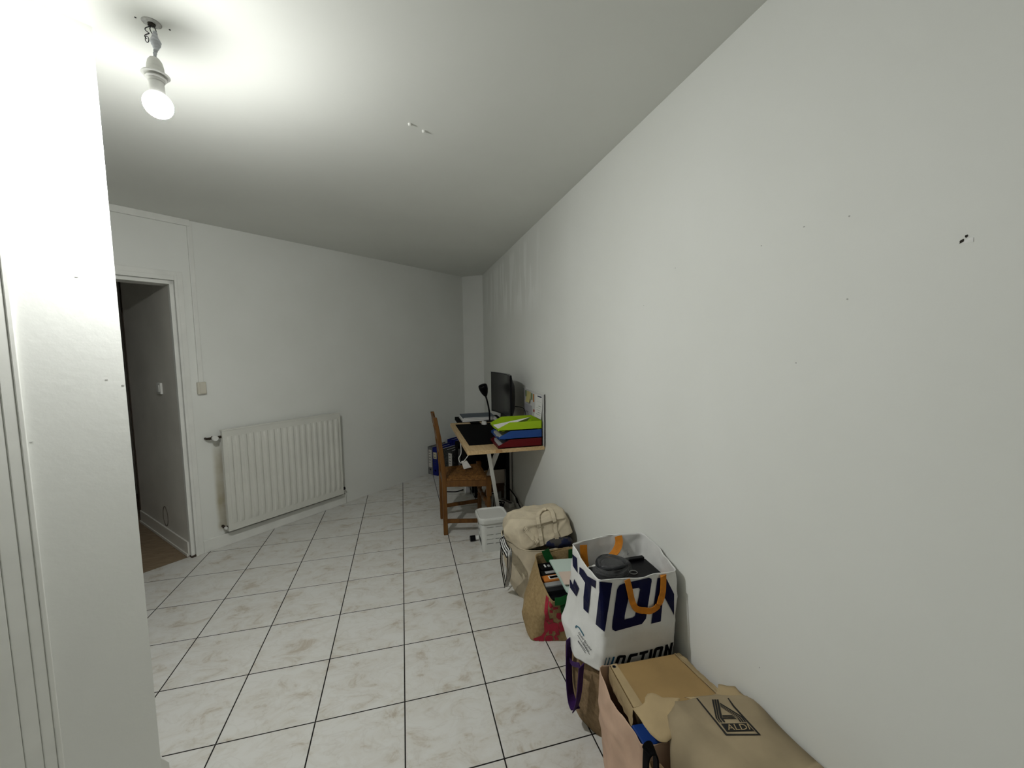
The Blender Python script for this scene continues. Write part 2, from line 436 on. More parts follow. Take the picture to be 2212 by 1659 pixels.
# floor tiles
TS = .333; GA = math.radians(.466); GO = Vector((-.99023, 3.2721, 0))
gx = Vector((math.cos(GA), math.sin(GA), 0)); gy = Vector((-math.sin(GA), math.cos(GA), 0))
def clip(poly, p, n):
    out = []
    for i in range(len(poly)):
        a = poly[i]; b = poly[(i + 1) % len(poly)]; da = (a - p).dot(n); db = (b - p).dot(n)
        if da >= 0: out.append(a)
        if da * db < 0: out.append(a.lerp(b, da / (da - db)))
    return out
def tile_mesh(poly):
    mb = MB(); n = len(poly); c = sum(poly, Vector()) / n; ch = .0008
    top = [p + (c - p).normalized() * ch for p in poly]
    vs = [p + Vector((0, 0, -.007)) for p in poly] + [p + Vector((0, 0, -.0006)) for p in poly] + top
    fs = [(i, (i + 1) % n, n + (i + 1) % n, n + i) for i in range(n)] + [(n + i, n + (i + 1) % n, 2 * n + (i + 1) % n, 2 * n + i) for i in range(n)] + [tuple(range(2 * n, 3 * n))]
    me = bpy.data.meshes.new('tile'); me.from_pydata([tuple(v) for v in vs], [], fs); me.update(); me.materials.append(m_tile); return me
g2 = TS / 2 - .0024
sq = [Vector((-g2, -g2, 0)), Vector((g2, -g2, 0)), Vector((g2, g2, 0)), Vector((-g2, g2, 0))]
full = tile_mesh(sq)
cn = Vector((c1.y - 4.953, -c1.x, 0)).normalized(); cn = cn if cn.y < 0 else -cn
for i in range(-9, 5):
    for j in range(-17, 7):
        c = GO + gx * ((i + .5) * TS) + gy * ((j + .5) * TS)
        wp = [c + gx * p.x + gy * p.y for p in sq]; cp = wp
        for p, n in ((Vector((-.001, 0, 0)), Vector((-1, 0, 0))), (lw(0, -.018), LN), (c1, cn), (Vector((0, -1.7, 0)), Vector((0, 1, 0)))):
            if cp: cp = clip(cp, p, n)
        if not cp or len(cp) < 3: continue
        if (c - PC).dot(LN) < -.25 and (c - PC).dot(RN) < -.25: continue
        ar = abs(sum(cp[k].x * cp[(k + 1) % len(cp)].y - cp[k].y * cp[(k + 1) % len(cp)].x for k in range(len(cp)))) / 2
        if ar < .0004: continue
        if len(cp) == 4 and ar > (2 * g2) ** 2 * .999: me = full
        else: me = tile_mesh([Vector(((q - c).dot(gx), (q - c).dot(gy), 0)) for q in cp])
        o = bpy.data.objects.new('tile', me); COL.objects.link(o); o.parent = floor
        o.location = c + Vector((0, 0, random.Random(i * 31 + j).uniform(-.0001, .0001))); o.rotation_euler = (0, 0, GA)

# hall behind the doorway
m_hallw = mat('hall_paint', (.70, .68, .63), .7, var=.1, vscale=3)
m_plank = mat('wood_plank', (.29, .215, .14), .45, col2=(.18, .13, .082), vscale=9, stretch=(1, 9, 1), rnd=True)
m_dwood = mat('dark_wood', (.05, .035, .025), .6)
mb = MB(); lbox(mb, -.058, .2, -1.07, -.12, -.06, HC); lbox(mb, -.058, -.044, -.12, -.022, 0, 1.868)
hallw = struct(mb.build('wall_hall_right', m_hallw))
mb = MB(); lbox(mb, -1.05, -.95, -2.1, -.12, -.06, HC); struct(mb.build('wall_hall_left', m_hallw))
mb = MB(); lbox(mb, -1.05, 1.3, -2.1, -2.0, -.06, HC); struct(mb.build('wall_hall_end', m_hallw))
mb = MB(); lbox(mb, 1.2, 1.3, -2.0, -.12, -.06, HC); struct(mb.build('wall_hall_niche', m_hallw))
mb = MB(); lbox(mb, -1.0, 1.25, -2.05, -.019, -.03, -.0006)
fh = struct(mb.build('floor_hall', m_grout))
rr = random.Random(4)
for k in range(17):
    o1 = -.021 - k * .12; o0 = o1 - .118; t = -.95 + rr.uniform(-.5, 0)
    while t < .9:
        ln = rr.uniform(.6, .95); t0 = max(t, -.95); t1 = min(t + ln - .002, 1.2)
        if k == 0: t0 = max(t0, -.80); t1 = min(t1, -.046)
        if t1 - t0 > .03:
            mb = MB(); lbox(mb, t0, t1, o0, o1, -.02, .0006); ob = mb.build('plank', m_plank, fh)
        t += ln
mb = MB(); lbox(mb, -.068, -.058, -1.07, -.022, 0, .105); lbox(mb, -.075, -.068, -1.07, -.022, 0, .022)
struct(mb.build('baseboard_hall', mat('hall_trim', (.74, .72, .67), .5), bevel=.003))
mb = MB(); lbox(mb, -.066, -.044, -1.085, -1.07, 0, 2.1); struct(mb.build('trim_3', m_dwood))
d3 = MB(); lbox(d3, -.75, -.02, -1.998, -1.965, .01, 2.0); d3 = struct(d3.build('door_3', mat('grey_door', (.42, .45, .5), .5), bevel=.004))
mb = MB(); lbox(mb, -.82, -.75, -2.0, -1.95, 0, 2.07); lbox(mb, -.02, .05, -2.0, -1.95, 0, 2.07); lbox(mb, -.82, .05, -2.0, -1.95, 2.0, 2.07)
mb.build('door_frame', m_dwood, d3)
mb = MB(); mb.tube([lw(-.10, -1.965, 1.0), lw(-.10, -1.92, 1.0), lw(-.2, -1.92, 1.0)], .009, 8); mb.build('door_handle', m_chrome, d3)
sw = thing('light_switch', lw(-.048, -.33, 1.1), 'small white light switch on the dark hallway wall', 'switch')
mb = MB(); lbox(mb, -.072, -.058, -.36, -.29, 1.125, 1.205); mb.build('housing', m_white, sw, bevel=.003)
mb = MB(); lbox(mb, -.077, -.072, -.35, -.305, 1.14, 1.19); mb.build('rocker', m_white, sw, bevel=.002)
cap_ = MB(); cc = lw(-.059, -.46, .19); pts = []
for k in range(24):
    a = 2 * math.pi * k / 24; pts.append(cc + LN * (.05 * math.cos(a)) + Vector((0, 0, .075 * math.sin(a))))
cap_.tube(pts, .0035, 6, closed=True); cap_.build('plaster_ring', mat('plaster_dark', (.16, .14, .12), .8), hallw)

# door surround in the left wall
mb = MB()
HZ = 1.885
lbox(mb, -.060, -.040, -.022, .010, 0, HZ); lbox(mb, -.035, -.018, 0, .024, 0, HZ + .035); lbox(mb, -.018, .014, 0, .014, 0, HZ + .066)
lbox(mb, -.80, -.040, -.125, .010, HZ - .02, HZ); lbox(mb, -.80, -.035, 0, .024, HZ + .006, HZ + .035); lbox(mb, -.80, -.018, 0, .014, HZ + .035, HZ + .066)
struct(mb.build('trim_1', m_trim, bevel=.002))
mb = MB(); lbox(mb, -.062, -.019, -.02, .018, .0, .012); mb.build('rotten_foot', m_dwood, bpy.data.objects['trim_1'])
# small cornice strip and cable trunking
mb = MB(); lbox(mb, -.95, .074, 0, .020, 2.262, HC); struct(mb.build('trim_2', m_trim, bevel=.002))
tr = MB(); lbox(tr, .060, .088, 0, .013, 1.21, HC - .002)
tag(tr.build('cable_trunking', m_trim, bevel=.002), 'thin white cable trunking running down from ceiling beside doorway', 'trunking')
s = thing('wall_socket', lw(.073, .0, 1.13), 'square cream switch box on wall at end of cable trunking', 'switch')
m_cream = mat('cream_plastic', (.62, .59, .50), .4)
mb = MB(); lbox(mb, .048, .100, 0, .022, 1.128, 1.212); mb.build('housing', m_cream, s, bevel=.003)
mb = MB(); lbox(mb, .060, .096, .022, .027, 1.134, 1.206); mb.build('cover', m_cream, s, bevel=.002)
# skirting
mb = MB(); lbox(mb, .014, 1.135, 0, .018, 0, .090); struct(mb.build('baseboard_left', m_trim, bevel=.003))
mb = MB().box((-.010, 1.5, 0), (0, 4.94, .085)); struct(mb.build('baseboard_right', m_trim, bevel=.002))
b0 = [PC + RN * 0.0, PC + RN * .020, E1 + RN * .020, E1]
mb = MB().hexa(b0 + [b0[0] + Vector((0, 0, .14)), b0[1] + Vector((0, 0, .105)), b0[2] + Vector((0, 0, .105)), b0[3] + Vector((0, 0, .14))])
struct(mb.build('baseboard_return', m_trim))
# door and surround in the partition
mb = MB()
pbox(mb, .197, .208, 0, .0095, 0, 2.06); pbox(mb, .208, .231, 0, .0075, 0, 2.06); pbox(mb, .231, .262, 0, .0058, 0, 2.06); pbox(mb, .262, .33, 0, .0045, 0, 2.06)
pbox(mb, .197, 1.3, 0, .012, 2.06, 2.12)
struct(mb.build('trim_4', m_trim, bevel=.004))
mb = MB(); pbox(mb, .331, 1.1, 0, .003, .005, 2.055); d2 = struct(mb.build('door_2', m_trim, bevel=.001))
mb = MB()
for z0, z1 in ((.25, .95), (1.1, 1.9)):
    pbox(mb, .45, .98, .003, .008, z0, z1)
mb.build('panel', m_trim, d2, bevel=.003)
mb = MB(); mb.tube([pw(1.04, .003, 1.02), pw(1.04, .05, 1.02), pw(.93, .05, 1.02)], .009, 8); mb.build('door_handle', m_chrome, d2)

# marks that stand proud of or sink into the plaster
hole = onX(2083, 519, 0)
def blob(c, ax, ay, rx, ry, n, h, seed):
    mb = MB(); r = random.Random(seed); k = 11
    P = [c + n * .0006 + (ax * math.cos(2 * math.pi * i / k) * rx + ay * math.sin(2 * math.pi * i / k) * ry) * r.uniform(.6, 1.1) for i in range(k)]
    mb.add(P + [c + n * h], [(i, (i + 1) % k, k) for i in range(k)]); return mb
YA = Vector((0, 1, 0)); ZA = Vector((0, 0, 1)); NX = Vector((-1, 0, 0))
m_hole = mat('plaster_hole', (.03, .025, .02), .9); m_patch = mat('bare_plaster', (.84, .84, .82), .8)
m_scuff = mat('grey_scuff', (.45, .45, .43), .8)
blob(onX(2078, 521), YA * .8 + ZA * -.5, ZA, .0045, .0035, NX, .0003, 1).build('plaster_hole', m_hole, wall_right)
blob(onX(2088, 510), YA, ZA, .002, .003, NX, .0003, 2).build('plaster_hole', m_hole, wall_right)
blob(onX(2094, 519), YA, ZA, .009, .005, NX, .001, 3).build('plaster_chip', m_patch, wall_right)
for k, (x, y) in enumerate([(1737, 490), (1835, 467), (1831, 646), (1720, 784), (1645, 531), (1459, 579), (1391, 660), (1156, 778), (1641, 1442)]):
    blob(onX(x, y), YA, ZA, .0026, .0020, NX, .0008, 10 + k).build('nail_dent', m_scuff, wall_right)
for k, (x, y) in enumerate([(165, 598), (265, 832), (68, 955), (230, 820)]):
    blob(onP(x, y, PC, LN), LD, ZA, .0045, .0018, LN, .0008, 40 + k).build('scuff', m_scuff, bpy.data.objects['wall_partition'])
for k, (x, y) in enumerate([(885, 267), (915, 282)]):
    p = onZ(x, y, HC); MB().lathe([(.0045, -.009), (.006, -.007), (.007, 0)], p, 10).build('plug_stub', m_trim, ceiling)

# ---------------------------------------------------------------- pendant bulb
BP = Vector((-1.559, 1.385, 0))
def bz(z, dx=0, dy=0): return BP + Vector((dx, dy, z))
lamp = thing('pendant_bulb', bz(HC), 'bare white globe bulb hanging from ceiling on taped wires', 'lamp')
m_plug = mat('grey_tape', (.55, .57, .60), .55, var=.35, vscale=40, stretch=(1, 1, 3))
m_sock = mat('socket_white', (.62, .62, .58), .45)
MB().lathe([(.024, .0005), (.017, -.0012), (.010, -.0030), (.006, -.001)], bz(HC), 24).build('ceiling_plate', mat('mottled_plaster', (.60, .60, .57), .9, var=.55, vscale=45), lamp, smooth=True)  # thin plate, greyer than the ceiling, mottled darker by noise
MB().lathe([(.009, -.001), (.008, -.006)], bz(HC), 12).build('cable_hole', m_hole, lamp)
for dx, dy in ((-.030, -.012), (.034, .016)):
    MB().lathe([(.0026, 0), (.0018, -.0012)], bz(HC, dx, dy), 8).build('screw', m_dark, lamp)
w1 = catmull([bz(2.300, 0, 0), bz(2.286, -.004, -.002), bz(2.272, .001, 0), bz(2.262, .002, .001)], 5)
w2 = catmull([bz(2.300, .003, 0), bz(2.285, .008, .002), bz(2.270, .010, 0), bz(2.258, .006, .001)], 5)
MB().tube(w1, .0011, 6).build('wire', m_dark, lamp); MB().tube(w2, .0011, 6).build('wire', m_dark, lamp)
hk = []
for k in range(17):
    t = k / 16; hk.append(bz(2.298 - t * .036, -.010 + .005 * math.sin(t * 4 * math.pi) - .004 * t, .002 * math.cos(t * 4 * math.pi)))
MB().tube(hk, .0011, 6).build('hook', m_dark, lamp); 
MB().tube([bz(2.268 - .008 * (1 - math.cos(a)), -.0135 + .004 * math.sin(a)) for a in [2 * math.pi * k / 14 for k in range(14)]], .001, 6, closed=True).build('hook', m_dark, lamp)
path = catmull([bz(2.282, .006), bz(2.266, .005), bz(2.252, .006), bz(2.238, .005), bz(2.226, .002), bz(2.208, .001)], 6)
rad = [.0040 + .0080 * math.exp(-((i / (len(path) - 1) - .36) / .20) ** 2) + .0007 * math.sin(i * 1.9) for i in range(len(path))]
MB().tube(path, rad, 10).build('tape_wrap', m_plug, lamp, smooth=True)
MB().lathe([(.004, 2.215), (.011, 2.213), (.016, 2.205), (.0185, 2.194), (.0192, 2.189), (.0187, 2.188), (.0196, 2.185), (.020, 2.176), (.019, 2.154)], BP, 28).build('lamp_holder', m_sock, lamp, smooth=True)
MB().lathe([(.020, 2.1745), (.0305, 2.172), (.0315, 2.170), (.0305, 2.1685), (.020, 2.170)], BP, 32).build('collar_ring', m_white, lamp, smooth=True)
MB().lathe([(.023, 2.164), (.0245, 2.162), (.023, 2.160), (.020, 2.160)], BP, 28).build('collar_ring', m_white, lamp, smooth=True)
MB().lathe([(.0160, 2.16), (.0168, 2.150), (.0172, 2.140), (.0176, 2.128), (.0180, 2.119)], BP, 28).build('bulb_body', m_white, lamp, smooth=True)
M = bpy.data.materials.new('glowing_globe'); M.use_nodes = True
nt = M.node_tree; nt.nodes.remove(nt.nodes['Principled BSDF']); em = nt.nodes.new('ShaderNodeEmission')
em.inputs[0].default_value = (*BULB_COLOR, 1)
# an LED bulb: the diffuser glows fully below its widest line and fades towards the collar
gt = nt.nodes.new('ShaderNodeTexCoord'); gs = nt.nodes.new('ShaderNodeSeparateXYZ'); gm = nt.nodes.new('ShaderNodeMapRange')
nt.links.new(gt.outputs['Object'], gs.inputs[0]); nt.links.new(gs.outputs[2], gm.inputs[0])
gm.inputs[1].default_value = 2.0615; gm.inputs[2].default_value = 2.0965; gm.inputs[3].default_value = BULB_STRENGTH; gm.inputs[4].default_value = BULB_STRENGTH * .17
gk = nt.nodes.new('ShaderNodeMapRange'); gk.inputs[1].default_value = 2.0965; gk.inputs[2].default_value = 2.102; gk.inputs[3].default_value = 1; gk.inputs[4].default_value = .012
gx_ = nt.nodes.new('ShaderNodeMath'); gx_.operation = 'MULTIPLY'
nt.links.new(gs.outputs[2], gk.inputs[0]); nt.links.new(gm.outputs[0], gx_.inputs[0]); nt.links.new(gk.outputs[0], gx_.inputs[1])
nt.links.new(gx_.outputs[0], em.inputs[1])
nt.links.new(em.outputs[0], nt.nodes['Material Output'].inputs[0])
pr = [(.0178, 2.1225), (.0235, 2.1185), (.0290, 2.112), (.0325, 2.1045)]
for k in range(1, 13):
    a = math.radians(8 - k * 8.15); pr.append((.0335 * math.cos(a), 2.098 + .0335 * math.sin(a) - .003))
MB().lathe(pr, BP, 28).build('bulb_globe', M, lamp, smooth=True)

# ---------------------------------------------------------------- radiator
m_rad = mat('radiator_enamel', (.70, .70, .645), .38, var=.05, vscale=6)
m_rust = mat('rust', (.035, .024, .016), .7)
T0, T1, Z0, Z1 = .155, 1.075, .125, .860
R = thing('radiator', lw((T0 + T1) / 2, 0, Z0), 'long white ribbed panel radiator mounted low on wall', 'radiator')
mb = MB(); lbox(mb, T0, T1, .062, .070, Z0, Z1); mb.build('front_panel', m_rad, R, bevel=.003)
mb = MB(); lbox(mb, T0 + .004, T1 - .004, .030, .062, Z0 + .012, Z1 - .012); mb.build('back_panel', m_rad, R, bevel=.004)
mb = MB(); lbox(mb, T0, T1, .026, .073, Z1 - .004, Z1 + .004); mb.build('top_lip', m_rad, R, bevel=.002)
mb = MB()
for t in (T0 - .001, T1 - .003): lbox(mb, t, t + .004, .040, .074, Z0 - .004, Z1)
lbox(mb, T0, T1, .058, .074, Z0 - .006, Z0 + .002); mb.build('edge_lip', m_rad, R, bevel=.0015)
NR = 18; pit = (T1 - T0 - .03) / NR
def rib(u, v, t0, t1):
    t = t0 + (t1 - t0) * u; zz = Z0 + .040 + (Z1 - Z0 - .085) * v
    h = .011 * min(1, math.sin(math.pi * u) * 1.5) * min(1, v * 18) * min(1, (1 - v) * 18)
    return lw(t, .0695 + h, zz)
for k in range(NR):
    t0 = T0 + .017 + k * pit + .008; t1 = t0 + pit - .014
    MB().grid(lambda u, v: rib(u, v, t0, t1), 8, 26).build('rib', m_rad, R, smooth=True)
for t in (.30, .93):
    mb = MB(); lbox(mb, t, t + .03, 0, .031, .2, .78); mb.build('bracket', m_rad, R)
# valve
mb = MB(); mb.tube([lw(T0 + .004, .05, .815), lw(T0 - .030, .05, .815)], .010, 10); mb.tube([lw(T0 - .058, .045, .815), lw(T0 - .075, .045, .813)], .009, 10)
mb.tube([lw(T0 - .03, .05, .815), lw(T0 - .058, .047, .815)], .014, 12)
vl = mb.build('valve_body', m_rust, R, smooth=True)
MB().lathe([(.016, 0), (.0185, .005), (.0185, .028), (.015, .033), (.013, .031), (.006, .031)], lw(T0 - .045, .055, .815), 20, axis=LN).build('valve_knob', m_white, vl, smooth=True)
MB().tube([lw(T0 - .072, .045, .815), lw(T0 - .080, .030, .812), lw(T0 - .080, .0, .812)], .008, 8).build('supply_pipe', m_rust, R, smooth=True)
mb = MB(); mb.tube([lw(T1 - .004, .05, .160), lw(T1 + .022, .05, .160)], .010, 10); mb.tube([lw(T1 + .02, .05, .160), lw(T1 + .02, .0, .160)], .010, 8)
dv = mb.build('drain_valve', m_rust, R, smooth=True)
MB().lathe([(.013, 0), (.013, .012), (.008, .014)], lw(T1 + .016, .05, .160), 12, axis=LD).build('drain_cap', m_dark, dv)
mb = MB(); mb.tube([lw(T0 + .004, .05, .150), lw(T0 - .018, .05, .150)], .010, 10); mb.tube([lw(T0 - .014, .05, .150), lw(T0 - .014, 0, .150)], .009, 8); mb.build('return_valve', m_rust, R, smooth=True)
MB().lathe([(.010, 0), (.010, .012)], lw(T0 - .016, .055, .150), 12, axis=LN).build('valve_cap', m_white, R)

# ---------------------------------------------------------------- desk
m_pine = mat('pine', (.60, .44, .24), .5, col2=(.47, .32, .16), vscale=6, stretch=(14, 1.2, 14), thr=(.3, .7))
m_pine2 = mat('pine_dark', (.42, .25, .11), .5, var=.2, vscale=12)
DZ = .737
desk = thing('desk', (-.27, 3.2, 0), 'pine-topped desk on white crossed trestle legs against the wall', 'desk')
random.seed(3)
xs = [-.548 + .0775 * k for k in range(8)]; xs[-1] = -.004
for k in range(7):
    MB().box((xs[k], 2.678, DZ - .026), (xs[k + 1] - .0004, 3.768, DZ)).build('top_board', m_pine, desk, bevel=.0012)
MB().box((-.355, 2.6765, DZ - .0262), (-.31, 2.70, DZ - .001)).build('end_grain', m_pine2, desk)
m_wleg = mat('white_lacquer', (.72, .71, .67), .45)
def dleg(a, b, w=.034, h=.026, up=(1, 0, 0)): MB().bar(a, b, w, h, up).build('leg', m_wleg, desk, bevel=.002)
dleg((-.395, 2.735, DZ - .026), (-.222, 3.145, 0))
dleg((-.295, 2.847, DZ - .026), (-.295, 3.727, 0))
for y in (3.60, 3.72): MB().box((-.0305, y, 0), (-.0105, y + .034, DZ - .026)).build('leg', m_wleg, desk, bevel=.002)

mat_o = MB().box((-.512, 2.842, DZ), (-.19, 3.668, DZ + .004))
tag(mat_o.build('desk_mat', m_blackm, bevel=.0015), 'large plain black desk mat lying on the pine desk', 'desk mat')
pouch = MB().box((-.375, 3.645, DZ + .004), (-.29, 3.715, DZ + .016))
tag(pouch.build('wallet', m_blackm, bevel=.004), 'small flat black pouch at the far edge of the desk mat', 'pouch')
def mouse_fn(u, v):
    a = 2 * math.pi * u; b = v * math.pi / 2
    return Vector((-.258 + .026 * math.cos(a) * math.cos(b) ** .5, 3.612 + .042 * math.sin(a) * math.cos(b) ** .5, DZ + .004 + .026 * math.sin(b) ** .8))
ms = thing('computer_mouse', (-.258, 3.61, DZ + .004), 'small pale computer mouse on the black desk mat', 'mouse')
MB().grid(mouse_fn, 20, 8, True).build('shell', m_white, ms, smooth=True)
MB().tube([(-.258, 3.640, DZ + .021), (-.258, 3.63, DZ + .027), (-.258, 3.62, DZ + .029)], .003, 6).build('wheel', m_dark, ms)

# monitor
mon = thing('monitor', (-.17, 3.27, DZ), 'black curved computer monitor with screen facing the wooden chair', 'monitor')
YM0, YM1, ZM0, ZM1 = 2.975, 3.585, .865, 1.215
def scurve(y): q = (y - (YM0 + YM1) / 2) / ((YM1 - YM0) / 2); return -.185 + .040 * (1 - q * q) - .010 * q
def mpt(u, v, off=0): y = YM0 + (YM1 - YM0) * u; return Vector((scurve(y) + off, y, ZM0 + (ZM1 - ZM0) * v))
m_scr = mat('dark_screen', (.006, .006, .0065), .22, spec=.35)
mb = MB(); mb.grid(lambda u, v: mpt(u, v), 24, 4); n0 = len(mb.v)
mb.grid(lambda u, v: mpt(u, v, .014 + .040 * (1 - (2 * u - 1) ** 4) * (1 - (2 * v - 1) ** 4)), 24, 4)
for (a, b) in [((i, 0), (i + 1, 0)) for i in range(24)] + [((i, 4), (i + 1, 4)) for i in range(24)] + [((0, j), (0, j + 1)) for j in range(4)] + [((24, j), (24, j + 1)) for j in range(4)]:
    ia = a[1] * 25 + a[0]; ib = b[1] * 25 + b[0]; mb.f.append((ia, ib, n0 + ib, n0 + ia))
mb.build('housing', m_black, mon)
MB().grid(lambda u, v: mpt(.012 + .976 * u, .035 + .945 * v, -.0015), 24, 3).build('screen', m_scr, mon, smooth=True)
rimp = [mpt(i / 24, 1, -.002) for i in range(25)]
MB().tube(rimp, .0022, 6).build('bezel', mat('silver_bezel', (.25, .25, .26), .35, metal=.6), mon, smooth=True)
MB().hexa([(-.150, 3.27, DZ + .004), (-.120, 3.27, DZ + .004), (-.120, 3.47, DZ + .004), (-.150, 3.47, DZ + .004), (-.128, 3.29, 1.02), (-.098, 3.29, 1.02), (-.098, 3.44, 1.02), (-.128, 3.44, 1.02)]).build('stand_neck', m_black, mon, bevel=.004)
ft = catmull([(-.176, 3.12, DZ + .009), (-.170, 3.22, DZ + .009), (-.15, 3.31, DZ + .009), (-.135, 3.36, DZ + .009), (-.145, 3.42, DZ + .009), (-.162, 3.52, DZ + .009), (-.176, 3.60, DZ + .009)], 6)
MB().tube(ft, .009, 8).build('stand_foot', m_black, mon, smooth=True)
cab = catmull([(-.118, 3.05, .97), (-.06, 3.02, .96), (-.045, 3.0, .90), (-.05, 3.0, .82), (-.055, 3.02, DZ + .004)], 6)
tag(MB().tube(cab, .003, 6).build('monitor_cable', m_black, smooth=True), 'thin black cable curling down behind the monitor', 'cable')

# desk lamp
dl = thing('desk_lamp', (-.185, 3.735, DZ), 'black gooseneck lamp clamped to the far desk edge', 'lamp')
MB().box((-.235, 3.715, DZ + .0), (-.13, 3.769, DZ + .012)).build('clamp_base', m_black, dl, bevel=.003)
MB().box((-.205, 3.7675, DZ - .040), (-.165, 3.783, DZ + .012)).build('clamp_jaw', m_black, dl, bevel=.002)
gp = catmull([(-.182, 3.738, DZ + .01), (-.184, 3.738, .82), (-.192, 3.738, .88), (-.205, 3.738, .94), (-.218, 3.738, .985)], 8)
MB().tube(gp, .0075, 10).build('gooseneck', m_black, dl, smooth=True)
hd = Vector((-.30, -.25, .92)).normalized()
MB().lathe([(.010, -.002), (.016, .006), (.030, .035), (.040, .070), (.042, .098), (.040, .112), (.036, .112), (.036, .095), (.030, .060), (.01, .03)], Vector((-.216, 3.738, .980)), 24, axis=hd).build('lamp_shade', m_black, dl, smooth=True)
MB().lathe([(.005, .05), (.026, .062), (.030, .075), (.026, .088), (.004, .094)], Vector((-.216, 3.738, .980)), 16, axis=hd).build('bulb', mat('opal', (.6, .6, .58), .3), dl, smooth=True)

# letter trays
def tray(z, colr, label, nm, jit):
    t = thing('letter_tray', (-.19, 2.8, z), label, 'letter tray')
    M_ = mat(nm, colr, .4, spec=.2)
    x0, x1, y0, y1 = -.338 + jit, -.023, 2.682, 2.935; h = .060
    mb = MB()
    mb.box((x0, y0, z + .004), (x1, y1, z + .008))
    for y, s in ((y0, 1), (y1 - .003, 1)):
        mb.prism([(x0 + .012, y, z + .004), (x1, y, z + .004), (x1, y, z + h), (x0 + .085, y, z + h), (x0, y, z + .020), (x0, y, z + .012)], (0, .003, 0))
    mb.box((x1 - .003, y0, z + .004), (x1, y1, z + h))
    mb.build('tray_body', M_, t)
    MB().box((x0, y0, z + .004), (x0 + .003, y0 + .075, z + .020)).build('front_lip', M_, t); MB().box((x0, y1 - .075, z + .004), (x0 + .003, y1, z + .020)).build('front_lip', M_, t)
    for x in (x0 + .03, x1 - .03):
        for y in (y0 + .006, y1 - .012): MB().box((x, y, z - .001 if z > DZ + .01 else z), (x + .02, y + .006, z + .005)).build('foot', M_, t)
    return t
tr_cols = [(DZ, (.105, .004, .006), 'red plastic letter tray at the bottom of the stack on desk', 'tray_red', 0),
           (DZ + .060, (.020, .065, .25), 'blue plastic letter tray in the middle of the stack on desk', 'tray_blue', .004),
           (DZ + .120, (.33, .50, .015), 'lime green plastic letter tray on top of the stack on desk', 'tray_green', .0)]
for a in tr_cols: tray(*a)
def sheetp(name, pts, label, cat='paper', m_=None, g=None, th=.0015):
    o = MB().prism([Vector(p) for p in pts], (0, 0, th)).build(name, m_ or m_paper); return tag(o, label, cat, g)
sheetp('paper_sheet', [(-.328, 2.705, DZ + .131), (-.115, 2.70, DZ + .203), (-.085, 2.735, DZ + .200), (-.07, 2.90, DZ + .140), (-.33, 2.88, DZ + .131)], 'white paper sheet sticking out of the lime green tray')
sheetp('paper_stack', [(-.326, 2.70, DZ + .069), (-.05, 2.70, DZ + .069), (-.05, 2.91, DZ + .069), (-.318, 2.91, DZ + .069)], 'stack of papers sticking out of the blue tray', th=.014)
sheetp('paper_stack', [(-.322, 2.70, DZ + .009), (-.05, 2.70, DZ + .009), (-.05, 2.91, DZ + .009), (-.315, 2.91, DZ + .009)], 'grey and white papers sticking out of the red tray', m_=m_greyp, th=.02)
sheetp('paper_sheet', [(-.342, 2.705, DZ + .084), (-.08, 2.70, DZ + .088), (-.08, 2.9, DZ + .088), (-.325, 2.88, DZ + .085)], 'printed grey sheet lying on papers in the blue tray', m_=m_greyp)

# pinboard
pb = thing('pinboard', (-.012, 2.91, DZ), 'white notice board covered in notes leaning on wall behind trays', 'pinboard')
PB0, PB1 = 2.665, 3.178
MB().box((-.013, PB0, DZ), (-.008, PB1, 1.100)).build('board', mat('board_white', (.66, .66, .65), .5), pb)
mb = MB(); mb.box((-.0135, PB0 - .0015, DZ), (-.0075, PB0, 1.10)); mb.build('side_edge', mat('edge_grey', (.10, .10, .095), .6), pb)
MB().box((-.0145, PB0, 1.100), (-.0065, PB1, 1.103)).build('top_edge', m_trim, pb)
def note(y0, y1, z0, z1, m_, dx=.018, tilt=0, lift=.0):
    mb = MB(); mb.grid(lambda u, v: (-dx - lift * (1 - v) ** 2, y0 + (y1 - y0) * u + tilt * v, z0 + (z1 - z0) * v), 3, 4)
    return mb.build('note', m_, pb, solid=.0006)
m_yel = mat('pale_yellow_paper', (.62, .56, .24), .7); m_redp = mat('red_paper', (.4, .06, .05), .7); m_org = mat('orange_print', (.5, .2, .04), .7); m_grn = mat('green_print', (.12, .2, .06), .7)
NA = (2.690, 2.845, .922, 1.085, .0145, .012); note(*NA[:4], m_paper, NA[4], .01, NA[5])
note(2.975, 3.075, 1.005, 1.088, m_yel, .0150, -.01, .012)
NB = (2.945, 3.150, .76, .985, .0140, .004); note(*NB[:4], mat('grey_print', (.46, .46, .48), .7), NB[4], 0, NB[5])
note(2.70, 2.80, .80, .895, m_paper, .0140)
lines = MB()
def onsheet(S, z): return -S[4] - S[5] * (1 - (z - S[2]) / (S[3] - S[2])) ** 2
for k in range(8):
    z = 1.050 - k * .015; x = onsheet(NA, z); lines.box((x - .0006, 2.715, z), (x + .0003, 2.715 + (.10 if k % 3 else .06), z + .003))
for k in range(12):
    z = .955 - k * .015; x = onsheet(NB, z); lines.box((x - .0006, 3.0, z), (x + .0003, 3.11 - .02 * (k % 3), z + .003))
lines.build('printed_text', m_ink, pb, kind='stuff')
mb = MB(); mb.box((onsheet(NA, 1.074) - .0008, 2.71, 1.068), (onsheet(NA, 1.074) + .0006, 2.80, 1.080)); mb.build('note', mat('navy_print', (.02, .025, .07), .6), pb)
